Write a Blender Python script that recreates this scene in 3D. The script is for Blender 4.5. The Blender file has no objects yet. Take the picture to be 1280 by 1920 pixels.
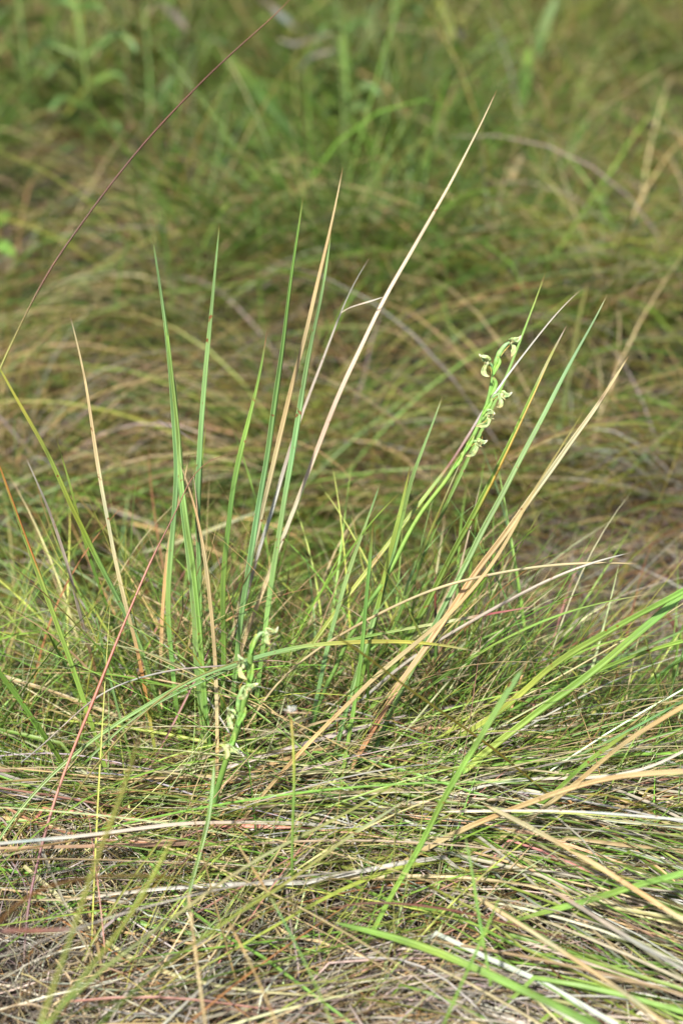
import bpy, math, random
import numpy as np
from mathutils import Vector

C = bpy.context.scene.collection
R = math.radians
rng = np.random.default_rng(11)
random.seed(5)

# ------------------------------------------------------------------ camera
CAM = np.array([0.0, 0.0, 0.75])
PITCH = R(30)
FW = np.array([0, math.cos(PITCH), -math.sin(PITCH)])
UP = np.array([0, math.sin(PITCH), math.cos(PITCH)])
RT = np.array([1.0, 0, 0])
K = 0.72 / 1920                      # 50 mm lens, 36 mm tall film
cd = bpy.data.cameras.new('camera')
cam = bpy.data.objects.new('camera', cd); C.objects.link(cam)
cam.location = CAM; cam.rotation_euler = (math.pi / 2 - PITCH, 0, 0)
cd.sensor_fit = 'VERTICAL'; cd.sensor_height = 36; cd.sensor_width = 24; cd.lens = 50
cd.clip_start = 0.02; cd.clip_end = 600
cd.dof.use_dof = True; cd.dof.focus_distance = 1.0; cd.dof.aperture_fstop = 3.6
bpy.context.scene.camera = cam

# ------------------------------------------------------------------ light
SUN_EL, SUN_AZ = 50.0, 208.0         # azimuth clockwise from +Y: behind the camera, to the left
w = bpy.data.worlds.new('World'); bpy.context.scene.world = w; w.use_nodes = True
nt = w.node_tree; nt.nodes.clear()
sky = nt.nodes.new('ShaderNodeTexSky'); sky.sky_type = 'NISHITA'; sky.sun_disc = False
sky.sun_elevation = R(SUN_EL); sky.sun_rotation = R(SUN_AZ); sky.dust_density = 2.0
bg = nt.nodes.new('ShaderNodeBackground'); bg.inputs[1].default_value = 0.06
wo = nt.nodes.new('ShaderNodeOutputWorld')
nt.links.new(sky.outputs[0], bg.inputs[0]); nt.links.new(bg.outputs[0], wo.inputs[0])
sl = bpy.data.lights.new('sun', 'SUN'); sl.energy = 4.2; sl.angle = R(2.5); sl.color = (1, 0.955, 0.87)
so = bpy.data.objects.new('sun', sl); C.objects.link(so)
sd = Vector((math.sin(R(SUN_AZ)) * math.cos(R(SUN_EL)), math.cos(R(SUN_AZ)) * math.cos(R(SUN_EL)), math.sin(R(SUN_EL))))
so.rotation_euler = sd.to_track_quat('Z', 'Y').to_euler(); so.location = sd * 5
vs = bpy.context.scene.view_settings
vs.view_transform = 'Standard'; vs.look = 'None'; vs.gamma = 1.0; vs.exposure = 1.3
bpy.context.scene.display_settings.display_device = 'sRGB'
try: vs.use_curve_mapping = False
except Exception: pass
cy = bpy.context.scene.cycles
cy.max_bounces = 6; cy.diffuse_bounces = 3; cy.glossy_bounces = 2; cy.transmission_bounces = 3

# ------------------------------------------------------------------ helpers
def px(x, y, d):
    return CAM + d * (FW + (x - 640) * K * RT + (960 - y) * K * UP)

def sst(a, b, t):
    t = np.clip((t - a) / (b - a), 0, 1); return t * t * (3 - 2 * t)

HOLLOWS = [(-0.3, 2.6, .16, .10), (-0.75, 2.5, .2, .10), (0.25, 2.75, .2, .1), (0.75, 1.75, .12, .08), (-0.55, 3.4, .3, .15), (0.5, 3.5, .3, .12), (-0.05, 2.0, .12, .06), (-0.6, 1.35, .12, .06), (0.5, 1.15, .12, .05), (-0.083, 1.17, 0.13, 0.07), (-0.20, 1.50, 0.13, 0.08), (0.36, 1.53, 0.15, 0.07), (0.12, 1.02, 0.10, 0.05), (0.60, 2.78, 0.26, 0.14), (-0.42, 1.95, .15, .1), (0.12, 2.3, .3, .08), (-0.9, 3.0, .3, .15), (0.0, 3.3, .3, .15), (-0.34, 0.72, .07, .04), (-0.05, 0.69, .12, .035), (0.17, 0.66, .09, .03), (0.95, 2.3, .3, .1)]

def hollow(x, y):
    q = 0 * x
    for a, b, c, d in HOLLOWS: q = np.maximum(q, np.exp(-(((x - a) / c) ** 2 + ((y - b) / d) ** 2)))
    return q

def hgt(x, y):
    """terrain height: thatch mound in front, hollow behind the clump, rolling tussocks beyond"""
    x = np.asarray(x, float); y = np.asarray(y, float)
    z = 0.035 * np.exp(-((y - 0.78) / 0.16) ** 2) * 0.8 * (1 + 0.3 * np.sin(x * 9 + 1))
    z = z - 0.05 * np.exp(-((y - 1.12) / 0.16) ** 2) * np.exp(-((x + 0.02) / 0.35) ** 2)
    z = z + 0.05 * np.exp(-((y - 1.75) / 0.22) ** 2) * (0.7 + 0.5 * np.sin(x * 3.1 + 0.6))
    z = z - 0.05 * np.exp(-((y - 1.42) / 0.12) ** 2 - ((x + 0.28) / 0.14) ** 2)
    z = z - 0.06 * np.exp(-((y - 1.52) / 0.10) ** 2 - ((x - 0.44) / 0.16) ** 2)
    z = z + 0.02 * np.sin(x * 7.3 + y * 3.1) * np.sin(y * 6.1 - x * 2.2) * sst(0.9, 1.6, y)
    z = z + 0.09 * sst(2.2, 4.5, y) * (1 + 0.4 * np.sin(x * 2.3 + y)) - 0.07 * np.exp(-((y - 2.75) / 0.22) ** 2 - ((x - 0.62) / 0.3) ** 2)
    z = z + 0.035 * sst(1.9, 2.6, y) * np.sin(x * 6.1 + 2 * np.sin(y * 3)) * np.sin(y * 7.7 + 1.5 * np.sin(x * 4.1))
    z = z - 0.035 * hollow(x, y)
    z = z + 0.0006 * np.maximum(y - 6, 0) ** 1.5 * 0.2
    return z

def ground_depth(x, y, lo=0.5, hi=9.0):
    for d in np.arange(lo, hi, 0.01):
        p = px(x, y, d)
        if p[2] <= hgt(p[0], p[1]) + 0.004: return d
    return hi

def lin(c, k=0.5):
    c = np.array(c, float) / 255
    return np.where(c <= 0.04045, c / 12.92, ((c + 0.055) / 1.055) ** 2.4) * k

def tag(o, label=None, cat=None, group=None, kind=None):
    if label: o['label'] = label
    if cat: o['category'] = cat
    if group: o['group'] = group
    if kind: o['kind'] = kind
    return o

# ------------------------------------------------------------------ materials
def mat(name):
    m = bpy.data.materials.new(name); m.use_nodes = True
    n = m.node_tree.nodes; n.clear(); return m, n, m.node_tree.links

def leaf_mat(name, hero, trans=0.3, rough=0.42, spec=0.4):
    m, n, l = mat(name)
    at = n.new('ShaderNodeAttribute'); at.attribute_name = 'Col'
    col = at.outputs['Color']
    tc = n.new('ShaderNodeTexCoord')
    bump_src = None
    if hero:
        uv = n.new('ShaderNodeSeparateXYZ'); l.new(tc.outputs['UV'], uv.inputs[0])
        # parallel veins across the blade
        mu = n.new('ShaderNodeMath'); mu.operation = 'MULTIPLY'; mu.inputs[1].default_value = 44.0; l.new(uv.outputs['X'], mu.inputs[0])
        sn = n.new('ShaderNodeMath'); sn.operation = 'SINE'; l.new(mu.outputs[0], sn.inputs[0])
        mr = n.new('ShaderNodeMapRange'); mr.inputs['From Min'].default_value = -1; mr.inputs['To Min'].default_value = 0.80; mr.inputs['To Max'].default_value = 1.1
        l.new(sn.outputs[0], mr.inputs['Value'])
        # midrib: a narrow darker groove
        s1 = n.new('ShaderNodeMath'); s1.operation = 'SUBTRACT'; s1.inputs[1].default_value = 0.5; l.new(uv.outputs['X'], s1.inputs[0])
        s2 = n.new('ShaderNodeMath'); s2.operation = 'ABSOLUTE'; l.new(s1.outputs[0], s2.inputs[0])
        mr2 = n.new('ShaderNodeMapRange'); mr2.inputs['From Max'].default_value = 0.09; mr2.inputs['To Min'].default_value = 0.72; mr2.inputs['To Max'].default_value = 1.0
        l.new(s2.outputs[0], mr2.inputs['Value'])
        mm = n.new('ShaderNodeMath'); mm.operation = 'MULTIPLY'; l.new(mr.outputs[0], mm.inputs[0]); l.new(mr2.outputs[0], mm.inputs[1])
        # slow streaks along the length
        mp = n.new('ShaderNodeMapping'); mp.inputs['Scale'].default_value = (5, 14, 1); l.new(tc.outputs['UV'], mp.inputs[0])
        nz = n.new('ShaderNodeTexNoise'); nz.inputs['Scale'].default_value = 1.0; nz.inputs['Detail'].default_value = 4; l.new(mp.outputs[0], nz.inputs['Vector'])
        mr3 = n.new('ShaderNodeMapRange'); mr3.inputs['From Min'].default_value = 0.3; mr3.inputs['From Max'].default_value = 0.7
        mr3.inputs['To Min'].default_value = 0.72; mr3.inputs['To Max'].default_value = 1.22; l.new(nz.outputs['Fac'], mr3.inputs['Value'])
        m3 = n.new('ShaderNodeMath'); m3.operation = 'MULTIPLY'; l.new(mm.outputs[0], m3.inputs[0]); l.new(mr3.outputs[0], m3.inputs[1])
        vm = n.new('ShaderNodeVectorMath'); vm.operation = 'SCALE'; l.new(col, vm.inputs[0]); l.new(m3.outputs[0], vm.inputs['Scale'])
        # rust coloured specks
        nz2 = n.new('ShaderNodeTexNoise'); nz2.inputs['Scale'].default_value = 190; nz2.inputs['Detail'].default_value = 2; l.new(tc.outputs['Object'], nz2.inputs['Vector'])
        mr4 = n.new('ShaderNodeMapRange'); mr4.inputs['From Min'].default_value = 0.67; mr4.inputs['From Max'].default_value = 0.75; l.new(nz2.outputs['Fac'], mr4.inputs['Value'])
        mx = n.new('ShaderNodeMix'); mx.data_type = 'RGBA'; l.new(mr4.outputs[0], mx.inputs['Factor']); l.new(vm.outputs[0], mx.inputs['A'])
        mx.inputs['B'].default_value = (0.16, 0.06, 0.015, 1)
        col = mx.outputs['Result']; bump_src = mr.outputs[0]
    else:
        nz = n.new('ShaderNodeTexNoise'); nz.inputs['Scale'].default_value = 130; nz.inputs['Detail'].default_value = 3; l.new(tc.outputs['Object'], nz.inputs['Vector'])
        mr = n.new('ShaderNodeMapRange'); mr.inputs['From Min'].default_value = 0.3; mr.inputs['From Max'].default_value = 0.7
        mr.inputs['To Min'].default_value = 0.85; mr.inputs['To Max'].default_value = 1.15; l.new(nz.outputs['Fac'], mr.inputs['Value'])
        vm = n.new('ShaderNodeVectorMath'); vm.operation = 'SCALE'; l.new(col, vm.inputs[0]); l.new(mr.outputs[0], vm.inputs['Scale'])
        col = vm.outputs[0]
    p = n.new('ShaderNodeBsdfPrincipled'); p.inputs['Roughness'].default_value = rough; p.inputs['Specular IOR Level'].default_value = spec
    l.new(col, p.inputs['Base Color'])
    if bump_src:
        b = n.new('ShaderNodeBump'); b.inputs['Strength'].default_value = 0.25; b.inputs['Distance'].default_value = 0.0004
        l.new(bump_src, b.inputs['Height']); l.new(b.outputs[0], p.inputs['Normal'])
    t = n.new('ShaderNodeBsdfTranslucent'); l.new(col, t.inputs['Color'])
    ms = n.new('ShaderNodeMixShader'); ms.inputs[0].default_value = trans
    l.new(p.outputs[0], ms.inputs[1]); l.new(t.outputs[0], ms.inputs[2])
    o = n.new('ShaderNodeOutputMaterial'); l.new(ms.outputs[0], o.inputs[0])
    return m

M_HERO = leaf_mat('grass_leaf_veined', True, 0.22, 0.42, 0.5)
M_DRYH = leaf_mat('dry_leaf_veined', True, 0.18, 0.55, 0.35)
M_GRASS = leaf_mat('grass_fine', False, 0.28, 0.45, 0.4)
M_PETAL = leaf_mat('petal', False, 0.3, 0.5, 0.3)

m, n, l = mat('soil_and_litter')
tc = n.new('ShaderNodeTexCoord')
a = n.new('ShaderNodeTexNoise'); a.inputs['Scale'].default_value = 60; a.inputs['Detail'].default_value = 8; l.new(tc.outputs['Object'], a.inputs['Vector'])
cr = n.new('ShaderNodeValToRGB'); cr.color_ramp.elements[0].position = 0.35; cr.color_ramp.elements[0].color = (0.008, 0.006, 0.004, 1)
cr.color_ramp.elements[1].position = 0.68; cr.color_ramp.elements[1].color = (0.045, 0.033, 0.022, 1); l.new(a.outputs['Fac'], cr.inputs[0])
p = n.new('ShaderNodeBsdfPrincipled'); p.inputs['Roughness'].default_value = 0.95; l.new(cr.outputs[0], p.inputs['Base Color'])
b = n.new('ShaderNodeBump'); b.inputs['Strength'].default_value = 0.8; b.inputs['Distance'].default_value = 0.01; l.new(a.outputs['Fac'], b.inputs['Height']); l.new(b.outputs[0], p.inputs['Normal'])
o = n.new('ShaderNodeOutputMaterial'); l.new(p.outputs[0], o.inputs[0]); M_SOIL = m

# ------------------------------------------------------------------ ground
def make_ground():
    ys = np.concatenate([np.linspace(-1.5, 0.4, 20), np.linspace(0.42, 5, 150), np.geomspace(5.1, 400, 50)])
    xs = np.concatenate([-np.geomspace(300, 2.05, 30), np.linspace(-2, 2, 120), np.geomspace(2.05, 300, 30)])
    X, Y = np.meshgrid(xs, ys); Z = hgt(X, Y)
    v = np.stack([X, Y, Z], -1).reshape(-1, 3); nx = len(xs); ny = len(ys)
    i = np.arange(nx - 1)[None] + nx * np.arange(ny - 1)[:, None]
    f = np.stack([i, i + 1, i + nx + 1, i + nx], -1).reshape(-1, 4)
    me = bpy.data.meshes.new('ground'); me.from_pydata(v.tolist(), [], f.tolist()); me.materials.append(M_SOIL)
    me.shade_smooth()
    g = bpy.data.objects.new('ground', me); C.objects.link(g); g['kind'] = 'structure'
make_ground()

# ------------------------------------------------------------------ strands: many blades at once
def norm(v): return v / np.maximum(np.linalg.norm(v, axis=-1, keepdims=True), 1e-9)

def mesh_from(name, verts, quads, cols, material, uv=None, smooth=True):
    me = bpy.data.meshes.new(name)
    me.vertices.add(len(verts)); me.vertices.foreach_set('co', verts.astype(np.float32).ravel())
    me.loops.add(quads.size); me.loops.foreach_set('vertex_index', quads.astype(np.int32).ravel())
    me.polygons.add(len(quads)); me.polygons.foreach_set('loop_start', (np.arange(len(quads)) * 4).astype(np.int32))
    ca = me.color_attributes.new('Col', 'FLOAT_COLOR', 'POINT')
    rgba = np.ones((len(verts), 4), np.float32); rgba[:, :3] = cols
    ca.data.foreach_set('color', rgba.ravel())
    if uv is not None:
        ul = me.uv_layers.new(name='UVMap'); ul.data.foreach_set('uv', uv[quads.ravel()].astype(np.float32).ravel())
    me.materials.append(material); me.update(calc_edges=True); me.validate()
    if smooth: me.shade_smooth()
    return me

class Strands:
    def __init__(s): s.v = []; s.f = []; s.c = []; s.n = 0
    def add(s, P, wid, col, roll, tube=False, fold=0.45):
        """P (N,S,3) centre lines, wid (N,S) half widths, col (N,S,3), roll (N,)"""
        N, S, _ = P.shape
        T = norm(np.gradient(P, axis=1))
        ref = np.zeros((N, 1, 3)); ref[..., 2] = 1
        side = np.cross(T, ref); bad = np.linalg.norm(side, axis=-1) < 0.05
        side[bad] = np.array([1, 0, 0]); side = norm(side); nr = np.cross(side, T)
        a = (roll[:, None] if roll.ndim == 1 else roll)[..., None]
        sd = side * np.cos(a) + nr * np.sin(a); nn = -side * np.sin(a) + nr * np.cos(a)
        W = wid[..., None]
        if tube:
            ring = [P + W * (math.cos(q) * sd + math.sin(q) * nn) for q in (math.pi / 2, math.pi * 7 / 6, math.pi * 11 / 6)]
            pairs = [(0, 1), (1, 2), (2, 0)]
        else:
            ring = [P + W * sd + W * fold * nn, P - W * fold * 0.2 * nn, P - W * sd + W * fold * nn]
            pairs = [(0, 1), (1, 2)]
        kk = 3
        V = np.stack(ring, 2)
        base = s.n + (np.arange(N)[:, None] * S + np.arange(S - 1)[None]) * kk
        for p, q in pairs:
            s.f.append(np.stack([base + p, base + q, base + kk + q, base + kk + p], -1).reshape(-1, 4))
        s.v.append(V.reshape(-1, 3)); s.c.append(np.repeat(col[:, :, None], kk, 2).reshape(-1, 3)); s.n += N * S * kk
    def build(s, name, material):
        me = mesh_from(name, np.concatenate(s.v), np.concatenate(s.f), np.concatenate(s.c), material)
        o = bpy.data.objects.new(name, me); C.objects.link(o); return o

G  = dict(
    fresh=(154, 198, 88), mid=(130, 168, 66), deep=(88, 124, 40), blue=(150, 190, 114), lime=(194, 206, 96), olive=(154, 146, 58),
    straw=(230, 210, 158), tan=(224, 194, 136), pale=(240, 232, 214), grey=(196, 186, 170), ash=(160, 148, 134), brown=(150, 112, 66),
    rust=(186, 134, 92), pink=(214, 156, 138), dark=(90, 74, 58), wine=(146, 92, 76), cream=(226, 226, 172))
LC = {k: lin(v) for k, v in G.items()}

def pick(pal, N):
    ks = list(pal); pr = np.array([pal[k] for k in ks], float); pr /= pr.sum()
    idx = rng.choice(len(ks), N, p=pr)
    c = np.stack([LC[k] for k in ks])[idx]
    c = c * np.exp(rng.normal(0, 0.22, (N, 1))) * np.exp(rng.normal(0, 0.07, (N, 3)))
    return c

def spawn(st, x, y, head, el0, el1, L, wid, pal, S=8, lift=0.0, tube=0.4, wob=0.25, tipc='tan', z0=None, curl=1.3, base_dark=None, slim=0.5, clamp=True):
    """x,y roots; head azimuth (0=+x, 90=+y) degrees; el0->el1 elevation from root to tip; metres"""
    kp = rng.random(len(x)) > 0.9 * hollow(x, y) ** 0.6
    lift = np.broadcast_to(lift, kp.shape)[kp]
    x, y, head, el0, el1, L, wid = (np.broadcast_to(q, kp.shape)[kp] for q in (x, y, head, el0, el1, L, wid))
    N = len(x)
    if N == 0: return
    t = np.linspace(0, 1, S)[None]
    el = np.radians(el0[:, None] + (el1 - el0)[:, None] * t ** curl)
    hd = np.radians(head)[:, None] + wob * rng.normal(0, 1, (N, 1)) * (t ** 1.5) + 0.15 * rng.normal(0, 1, (N, 1)) * np.sin(t * 5 + rng.uniform(0, 6, (N, 1)))
    ds = (L / (S - 1))[:, None]
    dx = np.cumsum(np.cos(el) * np.cos(hd) * ds, 1); dy = np.cumsum(np.cos(el) * np.sin(hd) * ds, 1); dz = np.cumsum(np.sin(el) * ds, 1)
    X = x[:, None] + dx - dx[:, :1]; Y = y[:, None] + dy - dy[:, :1]
    z = hgt(x, y) if z0 is None else z0
    Z = z[:, None] + dz - dz[:, :1] - 0.004
    if clamp:
        lo = hgt(X, Y) + (np.asarray(lift).reshape(-1, 1) if np.ndim(lift) else lift)
        Z = np.where(t > 0.12, np.maximum(Z, lo + (Z - lo) * 0.12 * (Z < lo) + 0.006 * np.sin(7 * t + x[:, None] * 90) * (Z < lo)), Z)
    P = np.stack([X, Y, Z], -1)
    keep = ~np.any((np.linalg.norm(P - CAM, axis=-1) < 0.74), axis=1)
    prof = np.minimum(1, (1 - t) / slim) ** 0.75 * (0.75 + 0.25 * np.minimum(1, t * 4)) + 0.03
    Wd = wid[:, None] * prof
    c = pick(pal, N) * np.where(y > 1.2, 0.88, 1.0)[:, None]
    tipf = np.clip((t - rng.uniform(0.55, 1.0, (N, 1))) * 3.5, 0, 1)[..., None]
    tipf = tipf * (rng.random((N, 1, 1)) < 0.45)
    tc_ = (LC[tipc] * 0.9)[None, None]
    col = c[:, None] * (1 - tipf) + tc_ * tipf
    bs = np.clip(1 - t / 0.22, 0, 1)[..., None] * 0.5
    col = col * (1 - bs) + LC['brown'] * 0.8 * bs
    roll = rng.normal(0, 0.6, (N, 1)) + rng.normal(0, 0.7, (N, 1)) * t
    isT = (rng.random(N) < tube)
    for mask, tb in ((isT & keep, True), (~isT & keep, False)):
        if mask.any():
            st.add(P[mask], Wd[mask] * (0.6 if tb else 1), col[mask], roll[mask], tube=tb, fold=0.5)

U = lambda a, b, n: rng.uniform(a, b, n)
Nn = lambda m_, s_, n: rng.normal(m_, s_, n)

def view_roots(N, py0, py1, px0=-250, px1=1530, pad=1.15):
    """roots spread evenly over the ground between two distances and inside the widened wedge of view"""
    def yy(py):
        v = (960 - py) * K; dz = -math.sin(PITCH) + math.cos(PITCH) * v
        return 0.75 / -dz * (math.cos(PITCH) + math.sin(PITCH) * v)
    y0, y1 = yy(py0), yy(py1)
    r = rng.random(N); y = np.sqrt(y0 ** 2 + r * (y1 ** 2 - y0 ** 2))
    half = y * 1.13
    x = half * ((rng.uniform(px0, px1, N) - 640) * K)
    return x, y

GREENS = dict(fresh=4, mid=4, deep=2, lime=2, blue=2, olive=2)
DRY = dict(straw=3, tan=3, grey=3, ash=2, brown=1.6, rust=0.7, pale=1.2, pink=0.5)
GREY = dict(grey=5, ash=4, pale=1.5, brown=2, dark=1.5, straw=1.2, tan=1)


def patch(x, y, sc=1.0, ph=0.0):
    """slow irregular field in 0..1 used for clumping"""
    v = (np.sin(x * 5.1 * sc + 1.3 * np.sin(y * 4.3 * sc + ph) + ph) + np.sin(y * 6.7 * sc - 1.1 * np.sin(x * 3.7 * sc - ph) + 2 * ph)
         + 0.7 * np.sin((x + y) * 11.3 * sc + ph * 3) + 0.6 * np.sin((x - y) * 14.9 * sc - ph)) / 3.3
    return np.clip(0.5 + 0.5 * v, 0, 1)

def thin(x, y, *a, keep=0.5, sc=1.0, ph=0.0):
    m_ = rng.random(len(x)) < keep + (1 - keep) * sst(0.3, 0.62, patch(x, y, sc, ph))
    return (x[m_], y[m_]) + tuple(q[m_] for q in a)

def tufts(st, n, py0, py1, px0, px1, per, L, pals, wid, spread=0.035, lean=None, el=(35, 85), droop=(-60, 20), S=8, ph=0):
    tx, ty = view_roots(n, py0, py1, px0, px1)
    for i in range(n):
        k = int(per * rng.uniform(0.5, 1.5)); q = rng.uniform(0, 360)
        az = U(0, 360, k) if lean is None else Nn(lean[0] + rng.normal(0, lean[2]), lean[1], k)
        if rng.random() < 0.5 and lean is None: az = Nn(q, 60, k)
        r_ = np.abs(rng.normal(0, spread, k))
        x = tx[i] + r_ * np.cos(np.radians(az)); y = ty[i] + r_ * np.sin(np.radians(az))
        pal = pals[rng.integers(len(pals))]; ll = rng.uniform(0.7, 1.3)
        spawn(st, x, y, az, U(el[0], el[1], k), U(droop[0], droop[1], k), U(L[0], L[1], k) * ll, U(wid[0], wid[1], k), pal, S=S, tube=0.35, wob=0.22, clamp=True, lift=U(0, .03, k))

# --- 1. grey matted thatch of the front mound and what lies under everything near
st = Strands()
N = 10000
x, y = view_roots(N, 2250, 1400); x, y = thin(x, y, keep=0.14, sc=3.4); N = len(x)
hd = np.where(rng.random(N) < 0.5, Nn(-12, 28, N), U(0, 360, N))
spawn(st, x, y, hd, U(-5, 38, N), U(-35, 12, N), U(0.05, 0.17, N), U(0.0003, 0.00066, N), dict(grey=6, pale=4, ash=3, brown=1.5, dark=1, straw=2, tan=1.2), S=8, lift=U(0.0, 0.04, N), tube=0.6, wob=0.5)
N = 2400
x, y = view_roots(N, 2200, 1480); x, y = thin(x, y, keep=0.25, sc=2.8, ph=2); N = len(x)
hd = np.where(x > 0.0, Nn(-22, 14, N), Nn(8, 40, N))
spawn(st, x, y, hd, U(0, 25, N), U(-30, 0, N), U(0.12, 0.32, N), U(0.0004, 0.0010, N), dict(grey=3, pale=3.5, straw=3, tan=2, ash=1, rust=.4, pink=.5, brown=.6), S=10, lift=U(0.012, 0.045, N), tube=0.45, wob=0.3)
tag(st.build('thatch', M_GRASS), 'matted grey and straw coloured dead stems covering the near mound', 'thatch', kind='stuff')

# --- 2. live and dry blades sweeping over the near mound and round the foot of the clump
st = Strands()
MIX = dict(fresh=4, mid=3, lime=3, cream=1.5, straw=2, tan=1.6, pale=1.5, rust=.5, olive=1.2, blue=1.5)
N = 1500                                                             # over the mound
x, y = view_roots(N, 1740, 1500)
hd = np.where(rng.random(N) < 0.7, Nn(10, 20, N), Nn(168, 22, N))
spawn(st, x, y, hd, U(3, 24, N), U(-22, 6, N), U(0.12, 0.36, N), U(0.0004, 0.0010, N), MIX, S=11, lift=U(0.006, 0.04, N), tube=0.45, wob=0.2, tipc='tan')
N = 1150                                                             # low round the clump
x, y = view_roots(N, 1520, 1250); q_ = (x < 0.14) | (y < 0.92); x = x[q_]; y = y[q_]; N = len(x)
spawn(st, x, y, U(0, 360, N), U(0, 30, N), U(-25, 14, N), U(0.08, 0.2, N), U(0.0004, 0.0010, N), dict(fresh=6, mid=6, lime=3, blue=2, deep=2, tan=1.5, straw=1.2, rust=.8, pale=.8), S=9, lift=U(0.0, 0.03, N), tube=0.5, wob=0.3, tipc='rust')
N = 150                                                              # broad pale straws lying over the mound
x, y = view_roots(N, 1760, 1500)
hd = np.where(rng.random(N) < 0.7, Nn(2, 18, N), Nn(172, 18, N))
spawn(st, x, y, hd, U(6, 28, N), U(-20, 6, N), U(0.22, 0.5, N), U(0.0009, 0.0016, N), dict(lime=2, cream=3, straw=4, pale=4, fresh=3, tan=3, pink=.5, grey=1), S=14, lift=U(0.02, 0.06, N), tube=0.25, wob=0.1, tipc='tan')
N = 90                                                               # fine threads leaning over the near thatch
x, y = view_roots(N, 2000, 1600, -200, 900)
spawn(st, x, y, Nn(60, 30, N), U(25, 60, N), U(10, 45, N), U(0.12, 0.3, N), U(0.0004, 0.0008, N), dict(lime=3, cream=4, straw=3, pink=1, tan=2), S=14, tube=0.7, wob=0.1, tipc='tan')
N = 800                                                              # long pale and green threads arching over the mound to both sides
x, y = view_roots(N, 1720, 1490)
hd = np.where(rng.random(N) < 0.66, Nn(16, 24, N), Nn(162, 26, N))
spawn(st, x, y, hd, U(6, 38, N), U(-22, 12, N), U(0.18, 0.46, N), U(0.0004, 0.0009, N), dict(lime=5, cream=3, straw=3, pale=2, fresh=6, tan=2, mid=2, pink=.4, rust=.3), S=14, lift=U(0.008, 0.045, N), tube=0.5, wob=0.1, tipc='tan')
N = 620                                                              # short leaning blades breaking up the top of the mound
x, y = view_roots(N, 1740, 1470)
spawn(st, x, y, np.where(rng.random(N) < .6, Nn(40, 40, N), U(0, 360, N)), U(22, 72, N), U(-15, 55, N), U(0.05, 0.17, N), U(0.0004, 0.0009, N), dict(fresh=5, mid=3, lime=4, cream=2, straw=2, tan=2, rust=.5), S=11, tube=0.5, wob=0.2, tipc='rust')
for cx_, cy_, n_, sp_ in ((-0.13, 0.86, 190, .05), (0.01, 0.86, 200, .06), (-0.27, 0.86, 130, .06), (0.09, 0.85, 190, .04), (-0.06, 0.86, 140, .08), (0.22, 0.82, 45, .06), (-0.36, .82, 90, .06)):
    x = cx_ + Nn(0, sp_, n_); y = cy_ + 0.03 + Nn(0, .025, n_)       # crowns of overlapping blades at the foot of the tall ones
    az = np.where(rng.random(n_) < 0.6, Nn(15, 40, n_), Nn(165, 40, n_))
    spawn(st, x, y, az, U(52, 88, n_), U(-10, 70, n_), U(0.08, 0.27, n_), U(0.0005, 0.0012, n_), dict(fresh=6, mid=4, lime=5, blue=2, cream=1, straw=2, tan=2, rust=.5), S=13, tube=0.35, wob=0.14, tipc='rust', clamp=False)
N = 230                                                              # longer, wider ones crossing one another
x, y = view_roots(N, 1620, 1200)
q_ = (x < 0.12) | (y < 0.9); x = x[q_]; y = y[q_]; N = len(x)
hd = np.where(rng.random(N) < 0.6, Nn(20, 24, N), Nn(150, 30, N))
spawn(st, x, y, hd, U(8, 40, N), U(-12, 24, N), U(0.14, 0.32, N), U(0.0006, 0.0012, N), dict(fresh=6, mid=4, blue=3, lime=3, cream=1, tan=2, straw=1, rust=.6, wine=.4), S=14, lift=U(0.01, 0.05, N), tube=0.3, wob=0.12, tipc='rust')
N = 420                                                              # upright thin ones
x, y = view_roots(N, 1620, 1300)
spawn(st, x, y, U(0, 360, N), U(45, 88, N), U(5, 75, N), U(0.05, 0.14, N), U(0.0004, 0.0009, N), dict(fresh=4, mid=4, deep=2, lime=2, tan=1.5, rust=.8, olive=2), S=9, tube=0.6, wob=0.2, tipc='rust')
N = 110                                                              # taller thin threads and flower stalks
x, y = view_roots(N, 1600, 1350)
spawn(st, x, y, Nn(60, 60, N), U(40, 70, N), U(10, 60, N), U(0.12, 0.22, N), U(0.0004, 0.0007, N), dict(fresh=3, mid=3, lime=2, tan=2, rust=1, olive=2), S=12, tube=0.8, wob=0.15, tipc='rust')
N = 300                                                              # right foreground: bands sweeping down to the right
x, y = view_roots(N, 2000, 1560, 500, 1500)
spawn(st, x, y, Nn(-26, 10, N), U(6, 24, N), U(-22, 0, N), U(0.2, 0.42, N), U(0.0006, 0.0016, N), dict(fresh=3, mid=2, straw=2.4, pale=3, grey=2, lime=1.4, cream=1), S=12, lift=U(0.02, 0.055, N), tube=0.2, wob=0.12)
N = 170                                                              # left foreground: olive, leaning up to the right
x, y = view_roots(N, 2100, 1600, -100, 800)
spawn(st, x, y, Nn(45, 22, N), U(15, 45, N), U(-5, 25, N), U(0.14, 0.3, N), U(0.0004, 0.0008, N), dict(lime=3, cream=3, olive=1.5, fresh=2, straw=2, pink=.6), S=12, tube=0.5, wob=0.2)
tag(st.build('near_grass', M_GRASS), 'tangle of thin green and straw blades round the foot of the tall clump', 'grass', kind='stuff')

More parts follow.
